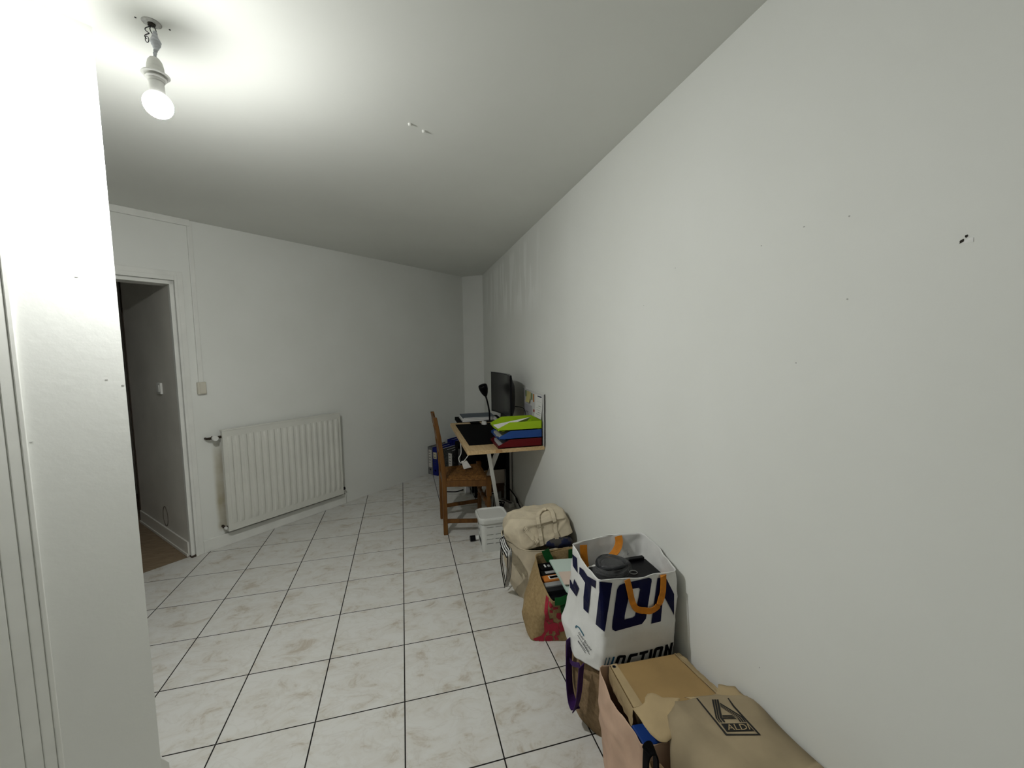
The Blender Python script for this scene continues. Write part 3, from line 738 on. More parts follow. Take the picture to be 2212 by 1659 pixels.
for y, z, h, m_ in ((2.90, 1.02, .06, m_org), (2.945, 1.03, .05, m_grn), (3.10, 1.04, .05, m_grn), (2.895, .945, .02, m_redp), (2.86, .935, .025, m_ink), (3.14, .955, .02, m_redp), (2.84, .835, .035, m_grn), (2.78, .850, .04, m_org), (2.72, .86, .02, m_grn)):
    MB().box((-.0142, y - .014, z), (-.0128, y + .014, z + h)).build('note', m_, pb)

# ---------------------------------------------------------------- rush-seated chair
m_oak = mat('oak', (.180, .080, .018), .42, col2=(.090, .036, .008), vscale=7, stretch=(6, 6, 1), thr=(.3, .75))
m_rush = mat('rush', (.26, .125, .034), .75, col2=(.085, .036, .010), vscale=55, thr=(.3, .7), bump=.6, bscale=120)
ch = thing('dining_chair', (-.52, 3.22, 0), 'brown wooden ladder-back chair with woven rush seat at the desk', 'chair')
YN, YF = 3.062, 3.372
def post(y):
    pr_ = [(-.688, -.655, 0), (-.690, -.657, .25), (-.690, -.657, .45), (-.702, -.670, .60), (-.720, -.689, .76), (-.745, -.716, .912)]
    mb = MB(); k = 0; w = .032
    for x0, x1, z in pr_: mb.v += [Vector((x0, y, z)), Vector((x1, y, z)), Vector((x1, y + w, z)), Vector((x0, y + w, z))]
    for i in range(len(pr_) - 1):
        for j in range(4): mb.f.append((i * 4 + j, i * 4 + (j + 1) % 4, i * 4 + 4 + (j + 1) % 4, i * 4 + 4 + j))
    mb.f += [(3, 2, 1, 0), tuple(range(len(mb.v) - 4, len(mb.v)))]
    mb.build('rear_leg', m_oak, ch, bevel=.004)
post(YN); post(YF)
def slat(z0, z1, bow, xc):
    def fn(u, v, off):
        y = YN + .016 + (YF - YN) * u; b = bow * math.sin(math.pi * u); lift = .014 * math.sin(math.pi * u)
        return Vector((xc - (z0 + (z1 - z0) * v - z0) * .13 - b + off, y, z0 + (z1 - z0) * v + lift * (1 if v > .5 else .3)))
    mb = MB(); mb.grid(lambda u, v: fn(u, v, 0), 12, 3); n0 = len(mb.v); mb.grid(lambda u, v: fn(u, v, .013), 12, 3)
    for i in range(12):
        for b in (0, 3): mb.f.append((b * 13 + i, b * 13 + i + 1, n0 + b * 13 + i + 1, n0 + b * 13 + i))
    mb.build('back_slat', m_oak, ch)
slat(.845, .900, .014, -.728); slat(.735, .785, .012, -.710); slat(.625, .675, .010, -.695)
FX = -.346; FN, FF = 3.003, 3.432
def turned(x, y):
    mb = MB(); mb.box((x - .019, y - .019, .30), (x + .019, y + .019, .452)); mb.build('front_leg', m_oak, ch, bevel=.003)
    p = [(.017, 0), (.019, .03), (.019, .05)]
    MB().lathe([(.013, 0), (.015, .02), (.0185, .035), (.0185, .145), (.012, .155), (.017, .170), (.012, .185), (.015, .20), (.021, .24), (.018, .27), (.012, .285), (.017, .295), (.018, .302)], (x, y, 0), 16).build('front_leg', m_oak, ch, smooth=True)
turned(FX, FN); turned(FX, FF)
# side, front and rear rails
MB().bar((-.660, YN + .012, .400), (FX, FN, .400), .020, .046).build('seat_rail', m_oak, ch, bevel=.002)
MB().bar((-.660, YF + .02, .400), (FX, FF, .400), .020, .046).build('seat_rail', m_oak, ch, bevel=.002)
MB().bar((FX, FN, .400), (FX, FF, .400), .020, .046).build('seat_rail', m_oak, ch, bevel=.002)
MB().bar((-.674, YN + .006, .400), (-.674, YF + .024, .400), .020, .046).build('seat_rail', m_oak, ch, bevel=.002)
MB().bar((-.660, YN + .014, .105), (FX, FN, .105), .016, .030).build('stretcher', m_oak, ch, bevel=.002)
MB().bar((-.660, YF + .02, .105), (FX, FF, .105), .016, .030).build('stretcher', m_oak, ch, bevel=.002)
pp = [Vector((FX, FN + (FF - FN) * t / 20, .215)) for t in range(21)]
MB().tube(pp, [.010 + .010 * abs(math.sin(t / 20 * math.pi * 4)) * (1 if 1 < t < 19 else .2) for t in range(21)], 12).build('stretcher', m_oak, ch, smooth=True)
# seat: four wedges of rush, strands running round the frame
SA, SB, SCc, SD = Vector((-.672, YN + .008, .43)), Vector((FX + .006, FN + .004, .43)), Vector((FX + .006, FF - .004, .43)), Vector((-.672, YF + .024, .43))
def seatfn(u, v):
    p = SA.lerp(SB, u).lerp(SD.lerp(SCc, u), v)
    du = min(u, 1 - u); dv = min(v, 1 - v); d = min(du, dv)
    p.z += .018 * min(1, d * 9) - .010 * max(0, d * 2) ** 2 + .0028 * math.sin(d * 150)
    return p
sm = MB(); sm.grid(seatfn, 64, 64)
seat = sm.build('seat', m_rush, ch, smooth=True, solid=.03)

# ---------------------------------------------------------------- lever-arch binders on the floor
m_bgrey = mat('binder_grey', (.20, .20, .20), .6, var=.4, vscale=60); m_bblue = mat('binder_blue', (.008, .014, .15), .45, spec=.15)
m_bmarb = mat('binder_marble', (.018, .019, .018), .6, col2=(.06, .06, .06), vscale=70, thr=(.4, .6)); m_lab = mat('label_paper', (.52, .50, .46), .7); m_lab2 = mat('label_cream', (.56, .52, .36), .7)
def binder(t, off, colr, label, lab=None, lw_=.05, z=0.0, h=.318, w=.072, dep=.285):
    """t: spine position along the wall; off: distance of near cover from wall"""
    b = thing('binder', lw(t, off, z), label, 'binder', 'lever-arch binders on the floor')
    mb = MB(); hc, hz, hr, hs = off + w / 2, z + .055, .012, .017      # spine with a real finger hole
    q = lambda o_, z_: lw(t + .0015, o_, z_)
    def rect(o0, o1, z0, z1): mb.add([q(o0, z0), q(o0, z1), q(o1, z1), q(o1, z0)], [(0, 1, 2, 3)])
    rect(off, off + w, z, hz - hs); rect(off, off + w, hz + hs, z + h); rect(off, hc - hs, hz - hs, hz + hs); rect(hc + hs, off + w, hz - hs, hz + hs)
    cs = [(math.cos(2 * math.pi * k / 16 + math.pi / 4), math.sin(2 * math.pi * k / 16 + math.pi / 4)) for k in range(16)]
    vs = [q(hc + hr * c_, hz + hr * s_) for c_, s_ in cs] + [q(hc + hs * c_ / max(abs(c_), abs(s_)), hz + hs * s_ / max(abs(c_), abs(s_))) for c_, s_ in cs]
    mb.add(vs, [(k, 16 + k, 16 + (k + 1) % 16, (k + 1) % 16) for k in range(16)])
    mb.build('spine', colr, b, solid=.003, solid_off=0)
    mb = MB(); lbox(mb, t + .003, t + dep, off, off + .003, z, z + h); mb.build('cover', colr, b)
    mb = MB(); lbox(mb, t + .003, t + dep, off + w - .003, off + w, z, z + h); mb.build('cover', colr, b)
    mb = MB(); lbox(mb, t + .06, t + dep - .02, off + .006, off + w * .75, z + .004, z + h - .018); mb.build('pages', m_paper, b)
    if lab:
        mb = MB(); lbox(mb, t - .0012, t, off + w / 2 - lw_ / 2, off + w / 2 + lw_ / 2, z + lab[1], z + lab[2]); l = mb.build('spine_label', lab[0], b)
        mb = MB()
        for k in range(5): lbox(mb, t - .0018, t - .0012, off + w / 2 - lw_ * .35, off + w / 2 + lw_ * (.1 + .05 * (k % 4)), z + lab[2] - .03 - k * .03, z + lab[2] - .024 - k * .03)
        mb.build('handwriting', m_ink, l, kind='stuff')
    return b
BT = 2.19
binder(BT + .00, .006, m_bgrey, 'grey binder with handwritten spine label, nearest the wall', (m_lab, .085, .285))
binder(BT + .00, .083, m_bblue, 'blue binder with short cream spine label beside the grey one', (m_lab2, .19, .265), .052)
binder(BT + .01, .160, m_bblue, 'blue binder with long white spine label, third in the row', (m_paper, .085, .28))
binder(BT + .005, .237, m_bmarb, 'plain black binder in the row of binders without a label')
binder(BT + .00, .314, m_bmarb, 'black marbled binder with white spine label at row end', (m_lab, .095, .285))
for k in range(3):
    binder(BT + .31 + .012 * k, .02 + .08 * k, m_bblue, 'blue binder in the second row behind the front binders', None, .05, 0, .345)

# ---------------------------------------------------------------- things in the corner behind and under the desk
tw = thing('computer_tower', (-.38, 4.26, 0), 'dark computer tower with a grey strip standing behind the desk', 'computer')
MB().box((-.44, 4.14, .0), (-.32, 4.38, .43)).build('case', m_blackm, tw, bevel=.005)
for x in (-.435,): MB().box((x, 4.134, .08), (x + .02, 4.14, .40)).build('front_strip', mat('silver_grey', (.12, .12, .125), .5), tw)
MB().box((-.40, 4.134, .30), (-.335, 4.14, .32)).build('disc_drive', m_dark, tw)

bench = thing('low_bench', (-.16, 3.75, 0), 'low dark brown wooden bench under the black cabinet', 'bench')
m_bn = mat('brown_wood', (.085, .038, .016), .5, var=.4, vscale=8, stretch=(1, 8, 8))
MB().box((-.272, 3.62, .150), (-.075, 3.90, .172)).build('top', m_bn, bench, bevel=.002)
MB().box((-.262, 3.625, .098), (-.080, 3.640, .150)).build('rail', m_bn, bench)
for x in (-.262, -.102):
    for y in (3.63, 3.87): MB().box((x, y, 0), (x + .022, y + .022, .15)).build('leg', m_bn, bench)
wb = thing('white_box', (-.11, 3.75, .172), 'plain pale cardboard box standing on the low brown bench', 'box')
MB().box((-.185, 3.63, .172), (-.070, 3.88, .302)).build('carton', mat('pale_card', (.50, .44, .38), .8), wb, bevel=.002)
MB().box((-.205, 3.625, .172), (-.190, 3.90, .312)).build('side_board', m_pine2, wb)
cb = thing('black_cabinet', (-.22, 3.78, 0), 'black cabinet on thin legs tucked under the far end of desk', 'cabinet')
MB().box((-.425, 3.605, .312), (-.034, 3.96, .690)).build('body', m_blackm, cb, bevel=.004)
for z in (.325, .51): MB().box((-.415, 3.598, z), (-.067, 3.606, z + .17)).build('drawer_front', m_blackm, cb, bevel=.002)
for x, y in ((-.066, 3.575), (-.066, 3.92), (-.33, 3.78), (-.33, 3.92)): MB().box((x, y, 0), (x + .030, y + .030, .50 if y < 3.6 else .313)).build('leg', m_black, cb, bevel=.002)
MB().box((-.25, 3.592, .40), (-.20, 3.599, .412)).build('drawer_pull', m_dark, cb)
rt = thing('wifi_router', (-.40, 4.02, .0), 'white box on the floor behind the chair legs', 'box')
MB().box((-.405, 3.90, 0), (-.355, 4.12, .12)).build('case', m_white, rt, bevel=.004)
MB().box((-.40, 3.895, .02), (-.36, 3.90, .10)).build('front_panel', m_greyp, rt)

# side shelf behind the desk with papers
sf = thing('side_table', (-.30, 3.98, 0), 'black side table standing in the corner beyond the desk', 'table')
MB().box((-.465, 3.80, .705), (-.03, 4.13, .735)).build('top', m_blackm, sf, bevel=.002)
for x, y in ((-.28, 4.08), (-.06, 4.10), (-.06, 3.98)): MB().box((x, y, 0), (x + .02, y + .02, .705)).build('leg', m_blackm, sf)
def sbook(x0, x1, y0, y1, z0, h, m_, label, ang=0.0, nm='notebook'):
    b = thing(nm, ((x0 + x1) / 2, (y0 + y1) / 2, z0), label, 'notebook')
    MB().box((x0 + .003, y0 + .002, z0 + .001), (x1 - .002, y1 - .002, z0 + h - .001)).build('pages', m_paper, b)
    mb = MB(); mb.box((x0, y0, z0), (x1, y1, z0 + .0014)); mb.box((x0, y0, z0 + h - .0014), (x1, y1, z0 + h)); mb.box((x0, y0, z0), (x0 + .002, y1, z0 + h)); mb.build('cover', m_, b)
    b.rotation_euler = (0, 0, ang)
sbook(-.43, -.09, 3.805, 4.08, .735, .016, m_greyp, 'grey notebook at the bottom of the pile beyond the desk')
sbook(-.435, -.10, 3.81, 4.07, .751, .012, m_paper, 'white paper pad in the pile beyond the desk')
sbook(-.42, -.11, 3.82, 4.07, .763, .010, mat('slate_blue', (.075, .10, .13), .5), 'slate blue notebook on top of the pile beyond the desk')

# adapter hanging from its cable by the desk edge
ad = thing('power_adapter', (-.49, 3.2, .46), 'white power adapter hanging on a white cable above chair seat', 'adapter')
A0, A1, A2, A3 = [onY(x, y, 3.2) for x, y in ((997, 998), (1009, 996), (1019, 1010), (1002, 1014))]
MB().prism([A0, A1, A2, A3], (0, .03, 0)).build('case', m_white, ad, bevel=.004)
cp = catmull([Vector((-.53, 3.2, DZ - .026)), onY(996, 978, 3.2), onY(991, 990, 3.2), onY(995, 1000, 3.2) , onY(1003, 995, 3.2), Vector((-.455, 3.2, .60)), Vector((-.42, 3.2, DZ - .026))], 7)
MB().tube(cp, .0036, 7).build('cable', m_white, ad, smooth=True)

# power strip and cables on the floor
ps = thing('power_strip', (-.09, 3.36, 0), 'white multi-socket power strip on the floor by the wall', 'power strip')
q0, q1 = onZ(1082, 1080, .02), onZ(1106, 1092, .02); d = (q1 - q0).normalized(); sd = Vector((-d.y, d.x, 0))
def psb(mb, a, b, c0, c1, z0, z1):
    bb = [q0 + d * a + sd * c0, q0 + d * b + sd * c0, q0 + d * b + sd * c1, q0 + d * a + sd * c1]
    bb = [Vector((p.x, p.y, z0)) for p in bb]; return mb.hexa(bb + [p + Vector((0, 0, z1 - z0)) for p in bb])
Lps = (q1 - q0).length
mb = MB(); psb(mb, 0, Lps, -.027, .027, 0, .036); mb.build('housing', m_white, ps, bevel=.005)
for k in range(4):
    c = q0 + d * (.03 + k * (Lps - .06) / 3); MB().lathe([(.018, .036), (.016, .0375), (.015, .033)], (c.x, c.y, 0), 16).build('socket', m_greyp, ps)
def cable(pts, r, label, m_=None, cat='cable', grp='cables tangled under the desk'):
    o = MB().tube(catmull(pts, 8), r, 7).build('cable', m_ or m_black, smooth=True); return tag(o, label, cat, grp)
rnd = random.Random(8)
for k in range(6):      # loose loops lying one on the other
    cx, cy = -.155 + rnd.uniform(-.010, .010), 3.47 + rnd.uniform(-.012, .012); ra, rb, ph = rnd.uniform(.026, .040), rnd.uniform(.040, .058), rnd.uniform(0, 6.28)
    pts = [Vector((cx + ra * math.cos(ph + i * .72) * (1 + .12 * math.sin(3 * i + k)), cy + rb * math.sin(ph + i * .72), .0045 + .0088 * k)) for i in range(9)]
    cable(pts, .0045, 'black cable in the tangle on the floor around the power strip')
cable([Vector((-.045, 3.55, .14)), onX(1113, 1072, -.02), onX(1118, 1083, -.02), onX(1121, 1090, -.022), onX(1124, 1099, -.03), Vector((-.06, 3.2, .006)), Vector((-.10, 3.22, .006))], .005, 'black cable with a dark switch running down the wall under desk', grp=None)
pc_ = onX(1116, 1080, -.02)
tag(MB().bar(onX(1115, 1076, -.022), onX(1118, 1086, -.022), .016, .016).build('inline_switch', m_black, bevel=.003), 'small black inline switch on the cable by the wall', 'switch')
cable([onZ(1060, 1092, .01), onZ(1060, 1080, .06), onY(1062, 1068, 3.4), onY(1066, 1066, 3.42), onY(1068, 1072, 3.43), Vector((-.232, 3.42, .005))], .004, 'black cable arching up from the floor behind the white desk leg', grp=None)
cable([onZ(962, 1062, .005), onZ(985, 1062, .005), onZ(996, 1059, .005), onZ(1003, 1057, .005), onZ(1010, 1056, .005)], .005, 'black cable lying across the tiles behind the chair', grp=None)

# ---------------------------------------------------------------- white lidded bin
bn = thing('lidded_bin', (-.375, 2.79, 0), 'white square plastic bin with lid and slotted sides by chair', 'bin')
m_bin = mat('bin_plastic', (.68, .69, .66), .42)
def sqring(cx, cy, hx, hy, r, z, n=6):
    out = []
    for sx, sy, a0 in ((1, 1, 0), (-1, 1, 90), (-1, -1, 180), (1, -1, 270)):
        for k in range(n + 1):
            a = math.radians(a0 + 90 * k / n); out.append(Vector((cx + sx * (hx - r) + r * math.cos(a), cy + sy * (hy - r) + r * math.sin(a), z)))
    return out
def ringloft(rings, capb=True, capt=True):
    mb = MB(); n = len(rings[0])
    for r in rings: mb.v += r
    for i in range(len(rings) - 1):
        for j in range(n): mb.f.append((i * n + j, i * n + (j + 1) % n, (i + 1) * n + (j + 1) % n, (i + 1) * n + j))
    if capb: mb.f.append(tuple(reversed(range(n))))
    if capt: mb.f.append(tuple(range((len(rings) - 1) * n, len(rings) * n)))
    return mb
BX, BY = -.366, 2.800
WS = [.055, .012, -.012, -.055]; NS = [-.055, -.008, .008, .055]
cut = []        # (side, first, last, z0, z1) openings moulded through the walls
for z in (.180, .125, .092, .060): cut += [('n', -.055, -.008, z, z + .0045), ('n', .008, .055, z, z + .0045)]
for z in (.185, .140, .105): cut += [('w', -.055, -.012, z, z + .006)]
cut += [('w', .012, .055, .148, .191), ('w', .012, .055, .105, .138), ('w', -.055, .055, .035, .085)]
zl = sorted({0.0, .010, .207} | {c[3] for c in cut} | {c[4] for c in cut})
rings = []; tags = []
for z in zl:
    s_ = .0835 + .0115 * z / .215; r_ = .024 + .006 * z / .215; ring = []; tg = []
    for k, (sx, sy, a0) in enumerate(((1, 1, 0), (-1, 1, 90), (-1, -1, 180), (1, -1, 270))):
        for i in range(7):
            a = math.radians(a0 + 15 * i); ring.append(Vector((BX + sx * (s_ - r_) + r_ * math.cos(a), BY + sy * (s_ - r_) + r_ * math.sin(a), z))); tg.append(None)
        if k == 1:
            for a in WS: ring.append(Vector((BX - s_, BY + a, z))); tg.append(('w', a))
        if k == 2:
            for a in NS: ring.append(Vector((BX + a, BY - s_, z))); tg.append(('n', a))
    rings.append(ring); tags = tg
bk = MB(); nn_ = len(tags)
for r in rings: bk.v += r
for i in range(len(zl) - 1):
    zm = (zl[i] + zl[i + 1]) / 2
    for j in range(nn_):
        k = (j + 1) % nn_
        if tags[j] and tags[k] and tags[j][0] == tags[k][0]:
            am = (tags[j][1] + tags[k][1]) / 2
            if any(c[0] == tags[j][0] and c[1] < am < c[2] and c[3] < zm < c[4] for c in cut): continue
        bk.f.append((i * nn_ + j, i * nn_ + k, (i + 1) * nn_ + k, (i + 1) * nn_ + j))
bk.f.append(tuple(reversed(range(nn_))))
bk.build('basket', m_bin, bn, solid=.0022)
ringloft([sqring(BX, BY, .101, .101, .036, .206), sqring(BX, BY, .106, .106, .038, .215), sqring(BX, BY, .109, .109, .042, .238), sqring(BX, BY, .107, .107, .042, .247), sqring(BX, BY, .100, .100, .040, .250), sqring(BX, BY, .093, .093, .038, .240)]).build('lid', m_bin, bn)
tb = thing('capped_tube', (-.47, 2.915, 0), 'white tube with black end cap lying on the floor beside the bin', 'tube')
MB().tube([(-.475, 2.915, .021), (-.28, 2.925, .021)], .0165, 16).build('tube', m_white, tb, smooth=True)
MB().tube([(-.508, 2.9135, .021), (-.472, 2.915, .021)], .021, 16).build('end_cap', m_black, tb, smooth=False)

# ---------------------------------------------------------------- bags along the wall
m_canvas = mat('canvas', (.60, .52, .385), .85, var=.18, vscale=14, bump=.35, bscale=90)
m_canvas2 = mat('canvas_warm', (.64, .555, .41), .85, var=.18, vscale=12, bump=.35, bscale=90)
m_jute = mat('jute', (.40, .285, .14), .9, col2=(.29, .20, .095), vscale=70, thr=(.3, .7), bump=.5, bscale=160)
m_jute2 = mat('jute_dark', (.31, .21, .115), .9, col2=(.20, .135, .072), vscale=60, thr=(.3, .7), bump=.5, bscale=160)
m_kraft = mat('kraft_paper', (.49, .37, .205), .8, var=.2, vscale=9, bump=.15, bscale=25)
m_kraft2 = mat('kraft_grey', (.375, .30, .19), .8, var=.22, vscale=7, bump=.2, bscale=22)
m_card = mat('cardboard', (.38, .25, .105), .75, var=.15, vscale=8)
m_pink = mat('salmon_paper', (.62, .425, .31), .8, var=.2, vscale=10, bump=.2, bscale=20)
m_pp = mat('woven_plastic', (.74, .74, .72), .36, var=.06, vscale=12, bump=.45, bscale=26)
m_navy = mat('navy_print_bag', (.004, .005, .035), .5, spec=.1)
m_orange = mat('orange_webbing', (.58, .20, .012), .6, var=.2, vscale=40)
m_purple = mat('purple_webbing', (.045, .012, .10), .7, var=.3, vscale=30)
m_green = mat('green_cloth', (.008, .115, .025), .7, var=.4, vscale=14)
m_red = mat('red_print', (.42, .025, .05), .7, var=.2, vscale=60)

def P8(FL, FM, FR, RM, BR, BM, BL, LM): return [Vector(p) for p in (FL, FM, FR, RM, BR, BM, BL, LM)]
# --- beige tote standing on the floor
t1 = thing('canvas_tote', (-.2, 2.24, 0), 'upright beige canvas tote bag standing on the floor next to bin', 'bag')
rT = [P8((-.305, 2.085, 0), (-.17, 2.08, 0), (-.05, 2.09, 0), (-.04, 2.25, 0), (-.04, 2.40, 0), (-.2, 2.42, 0), (-.345, 2.37, 0), (-.355, 2.225, 0)),
      P8((-.315, 2.08, .10), (-.18, 2.065, .10), (-.045, 2.08, .10), (-.03, 2.25, .10), (-.035, 2.42, .10), (-.2, 2.44, .10), (-.375, 2.39, .10), (-.385, 2.23, .10)),
      P8((-.318, 2.095, .21), (-.18, 2.07, .21), (-.045, 2.085, .21), (-.03, 2.25, .21), (-.03, 2.42, .21), (-.2, 2.44, .21), (-.39, 2.39, .21), (-.395, 2.24, .21)),
      P8((-.328, 2.105, .297), (-.19, 2.088, .293), (-.05, 2.095, .300), (-.025, 2.25, .31), (-.03, 2.42, .32), (-.2, 2.43, .315), (-.395, 2.385, .31), (-.402, 2.26, .302))]
bT = loft(rT, 90, 8, 2, .18, .006, 7, 3, fold=.005, ffr=6); bT.build('body', m_canvas, t1, smooth=True, solid=.003)
hem = resample(chaikin(rT[-1], 2, .18), 90)
MB().tube([p + wrinkle(p, .006, 7, 3) for p in hem], .0028, 6, closed=True).build('hem', m_canvas, t1, smooth=True)
gf = thing('paper_folders', (-.36, 2.24, .05), 'grey and white folders stacked inside the upright canvas tote', 'folders')
MB().box((-.360, 2.225, .14), (-.335, 2.35, .300)).build('grey_folder', mat('folder_grey', (.16, .16, .17), .6), gf, bevel=.002)
MB().box((-.334, 2.150, .12), (-.285, 2.36, .296)).build('white_folder', m_paper, gf, bevel=.002)
# --- second tote draped over it
t2 = thing('canvas_tote', (-.2, 2.24, .30), 'full beige canvas tote lying upside down on top of another tote', 'bag')
r2 = [P8((-.322, 2.112, .292), (-.19, 2.108, .322), (-.035, 2.095, .366), (-.020, 2.2, .36), (-.022, 2.36, .36), (-.2, 2.40, .335), (-.385, 2.36, .325), (-.398, 2.22, .318)),
      P8((-.330, 2.118, .345), (-.2, 2.125, .372), (-.045, 2.105, .392), (-.018, 2.2, .395), (-.022, 2.36, .40), (-.2, 2.39, .39), (-.385, 2.35, .385), (-.412, 2.20, .368)),
      P8((-.335, 2.130, .395), (-.2, 2.140, .415), (-.065, 2.130, .425), (-.030, 2.22, .425), (-.035, 2.35, .43), (-.2, 2.375, .425), (-.370, 2.335, .415), (-.408, 2.20, .400)),
      P8((-.322, 2.140, .425), (-.2, 2.132, .438), (-.070, 2.130, .445), (-.045, 2.23, .447), (-.052, 2.335, .450), (-.2, 2.355, .448), (-.350, 2.325, .440), (-.382, 2.21, .428)),
      P8((-.300, 2.165, .440), (-.2, 2.160, .450), (-.085, 2.160, .453), (-.065, 2.24, .455), (-.072, 2.318, .456), (-.2, 2.33, .456), (-.330, 2.31, .450), (-.350, 2.22, .444)),
      P8((-.24, 2.225, .450), (-.19, 2.225, .454), (-.13, 2.225, .456), (-.12, 2.25, .457), (-.13, 2.28, .457), (-.2, 2.285, .457), (-.26, 2.28, .454), (-.27, 2.25, .452))]
b2 = loft(r2, 110, 8, 1, .10, .006, 9, 5, cap=False, fold=.008, ffr=9); b2.f.append(tuple(range(len(b2.v) - 110, len(b2.v))))
b2.build('body', m_canvas2, t2, smooth=True, solid=.003)
vB = b2.bvh(); vT = bT.bvh()
def drape(pxs, bvhs, off, n=6, fall=None):
    out = []
    dense = [(p.x, p.y) for p in catmull([Vector((x, y, 0)) for x, y in pxs], 6)]; n = 1
    for x, y in dense:
        best = None
        for b in bvhs:
            p = cast(x, y, b, off)
            if p is not None and (best is None or (p - CAM).length < (best - CAM).length): best = p
        if best is None and fall is not None: best = fall(x, y)
        if best is not None: out.append(best)
    return catmull(out, n)
def strap(name, pxs, bvhs, width, m_, parent, off=.005, fall=None, wd=(1, .0, .12), thick=.003):
    return MB().ribbon(drape(pxs, bvhs, off, 6, fall), wd, width, thick).build(name, m_, parent, smooth=False)
strap('handle', [(1170, 1180), (1166, 1155), (1163, 1132), (1163, 1114), (1172, 1106), (1184, 1102), (1191, 1108), (1196, 1122), (1199, 1140), (1202, 1160), (1199, 1176), (1184, 1184)], [vB, vT], .021, m_canvas2, t2, .010, thick=.005)
strap('handle', [(1132, 1140), (1143, 1153), (1154, 1166), (1160, 1173)], [vB], .028, m_canvas2, t2, .009, wd=(1, 0, -.5), thick=.004)
strap('handle', [(1217, 1160), (1217, 1170), (1216, 1178)], [vB, vT], .018, m_canvas2, t2, .010, thick=.004)
# mouth of the draped tote with what shows in it
nv = thing('navy_garment', (-.1, 2.1, .30), 'dark navy cloth with pale stripes bulging out between the two totes', 'cloth')
def blobf(u, v):
    a = 2 * math.pi * u; b = math.pi * (v - .5)
    p = Vector((-.115 + .085 * math.cos(a) * math.cos(b), 2.115 + .035 * math.sin(a) * math.cos(b), .318 + .034 * math.sin(b)))
    return p + wrinkle(p, .008, 22, 9)
MB().grid(blobf, 28, 12, True).build('cloth', mat('navy_cloth', (.012, .016, .05), .9, col2=(.06, .055, .05), vscale=25, thr=(.42, .5)), nv, smooth=True)
# striped strap hanging from the upright tote
st = thing('striped_strap', (-.41, 2.26, .30), 'black and white striped strap hanging out of the upright tote', 'strap')
pa = catmull([onX(1092, 1153, -.398), onX(1085, 1160, -.418), onX(1088, 1176, -.424), onX(1094, 1188, -.424), onX(1099, 1198, -.424)], 6)
pb_ = catmull([onX(1100, 1186, -.405), onX(1101, 1198, -.428), onX(1100, 1225, -.424), onX(1098, 1248, -.415), onX(1094, 1267, -.405)], 6)
pc2 = catmull([onX(1084, 1180, -.430), onX(1083, 1212, -.428), onX(1087, 1240, -.418), onX(1092, 1267, -.406)], 6)
def striped(path, width, wd, nst, nm):
    w = Vector(wd).normalized()
    for k in range(nst):
        off = (k - (nst - 1) / 2) * width / nst
        MB().ribbon([p + w * off for p in path], wd, width / nst, .0022).build('stripe', m_black if k % 2 == 0 else m_paper, st)
striped(pa, .050, (.75, .7, .35), 7, 'a'); striped(pb_, .034, (.9, .5, 0), 7, 'b'); striped(pc2, .016, (.9, .5, 0), 3, 'c')

# --- jute bag with red print
j1 = thing('jute_bag', (-.2, 1.88, 0), 'open jute bag with red lettering and green handles full of books', 'bag')
rJ = [P8((-.378, 1.800, 0), (-.25, 1.762, 0), (-.06, 1.745, 0), (-.04, 1.87, 0), (-.04, 2.02, 0), (-.2, 2.03, 0), (-.355, 2.01, 0), (-.378, 1.895, 0)),
      P8((-.352, 1.785, .08), (-.24, 1.750, .08), (-.05, 1.742, .08), (-.035, 1.87, .08), (-.035, 2.03, .09), (-.2, 2.045, .09), (-.355, 2.02, .09), (-.402, 1.885, .095)),
      P8((-.330, 1.755, .16), (-.23, 1.735, .155), (-.045, 1.735, .16), (-.03, 1.87, .17), (-.03, 2.035, .2), (-.17, 2.05, .19), (-.315, 2.04, .19), (-.372, 1.870, .18)),
      P8((-.300, 1.728, .236), (-.22, 1.722, .216), (-.04, 1.722, .225), (-.03, 1.87, .27), (-.035, 2.035, .322), (-.16, 2.05, .31), (-.283, 2.045, .302), (-.318, 1.850, .288))]
bJ = loft(rJ, 64, 6, 1, .07, .004, 8, 7, fold=.004, ffr=7); bJ.build('body', m_jute, j1, smooth=True, solid=.003); vJ = bJ.bvh()
MB().tube([p + wrinkle(p, .004, 8, 7) for p in resample(chaikin(rJ[-1], 1, .07), 64)], .003, 6, closed=True).build('hem', m_jute, j1, smooth=True)
def c6(p): return [(1110 + x / 7.213, 1170 + y / 7.213) for x, y in p]
red = [[(512, 862), (548, 905), (528, 1100), (556, 1200), (600, 1185), (606, 1235), (556, 1245), (500, 1195), (484, 1090)],
       [(556, 925), (600, 985), (606, 1015), (566, 1030), (556, 1000)], [(556, 1060), (602, 1070), (602, 1110), (560, 1100)],
       [(612, 1020), (680, 1022), (684, 1045), (612, 1058)], [(672, 1118), (755, 1108), (764, 1195), (700, 1205), (665, 1170)],
       [(485, 1185), (540, 1290), (545, 1365), (515, 1410), (478, 1380), (474, 1285)],
       [(555, 1425), (556, 1290), (612, 1265), (680, 1280), (698, 1350), (690, 1420), (650, 1425), (640, 1385), (606, 1390), (596, 1430)],
       [(700, 1265), (770, 1240), (785, 1290), (785, 1380), (720, 1395)],
       [(310, 1510), (430, 1462), (478, 1395), (498, 1440), (470, 1480), (460, 1565), (395, 1560)],
       [(480, 1580), (500, 1480), (560, 1455), (602, 1480), (606, 1575), (575, 1580), (565, 1545), (530, 1548), (520, 1583)],
       [(622, 1482), (660, 1432), (712, 1425), (702, 1452), (664, 1470), (694, 1510), (684, 1560), (612, 1570), (616, 1535), (652, 1530)]]
def grow(p, k):
    cx = sum(a for a, b in p) / len(p); cy = sum(b for a, b in p) / len(p); return [(cx + (a - cx) * k, cy + (b - cy) * k) for a, b in p]
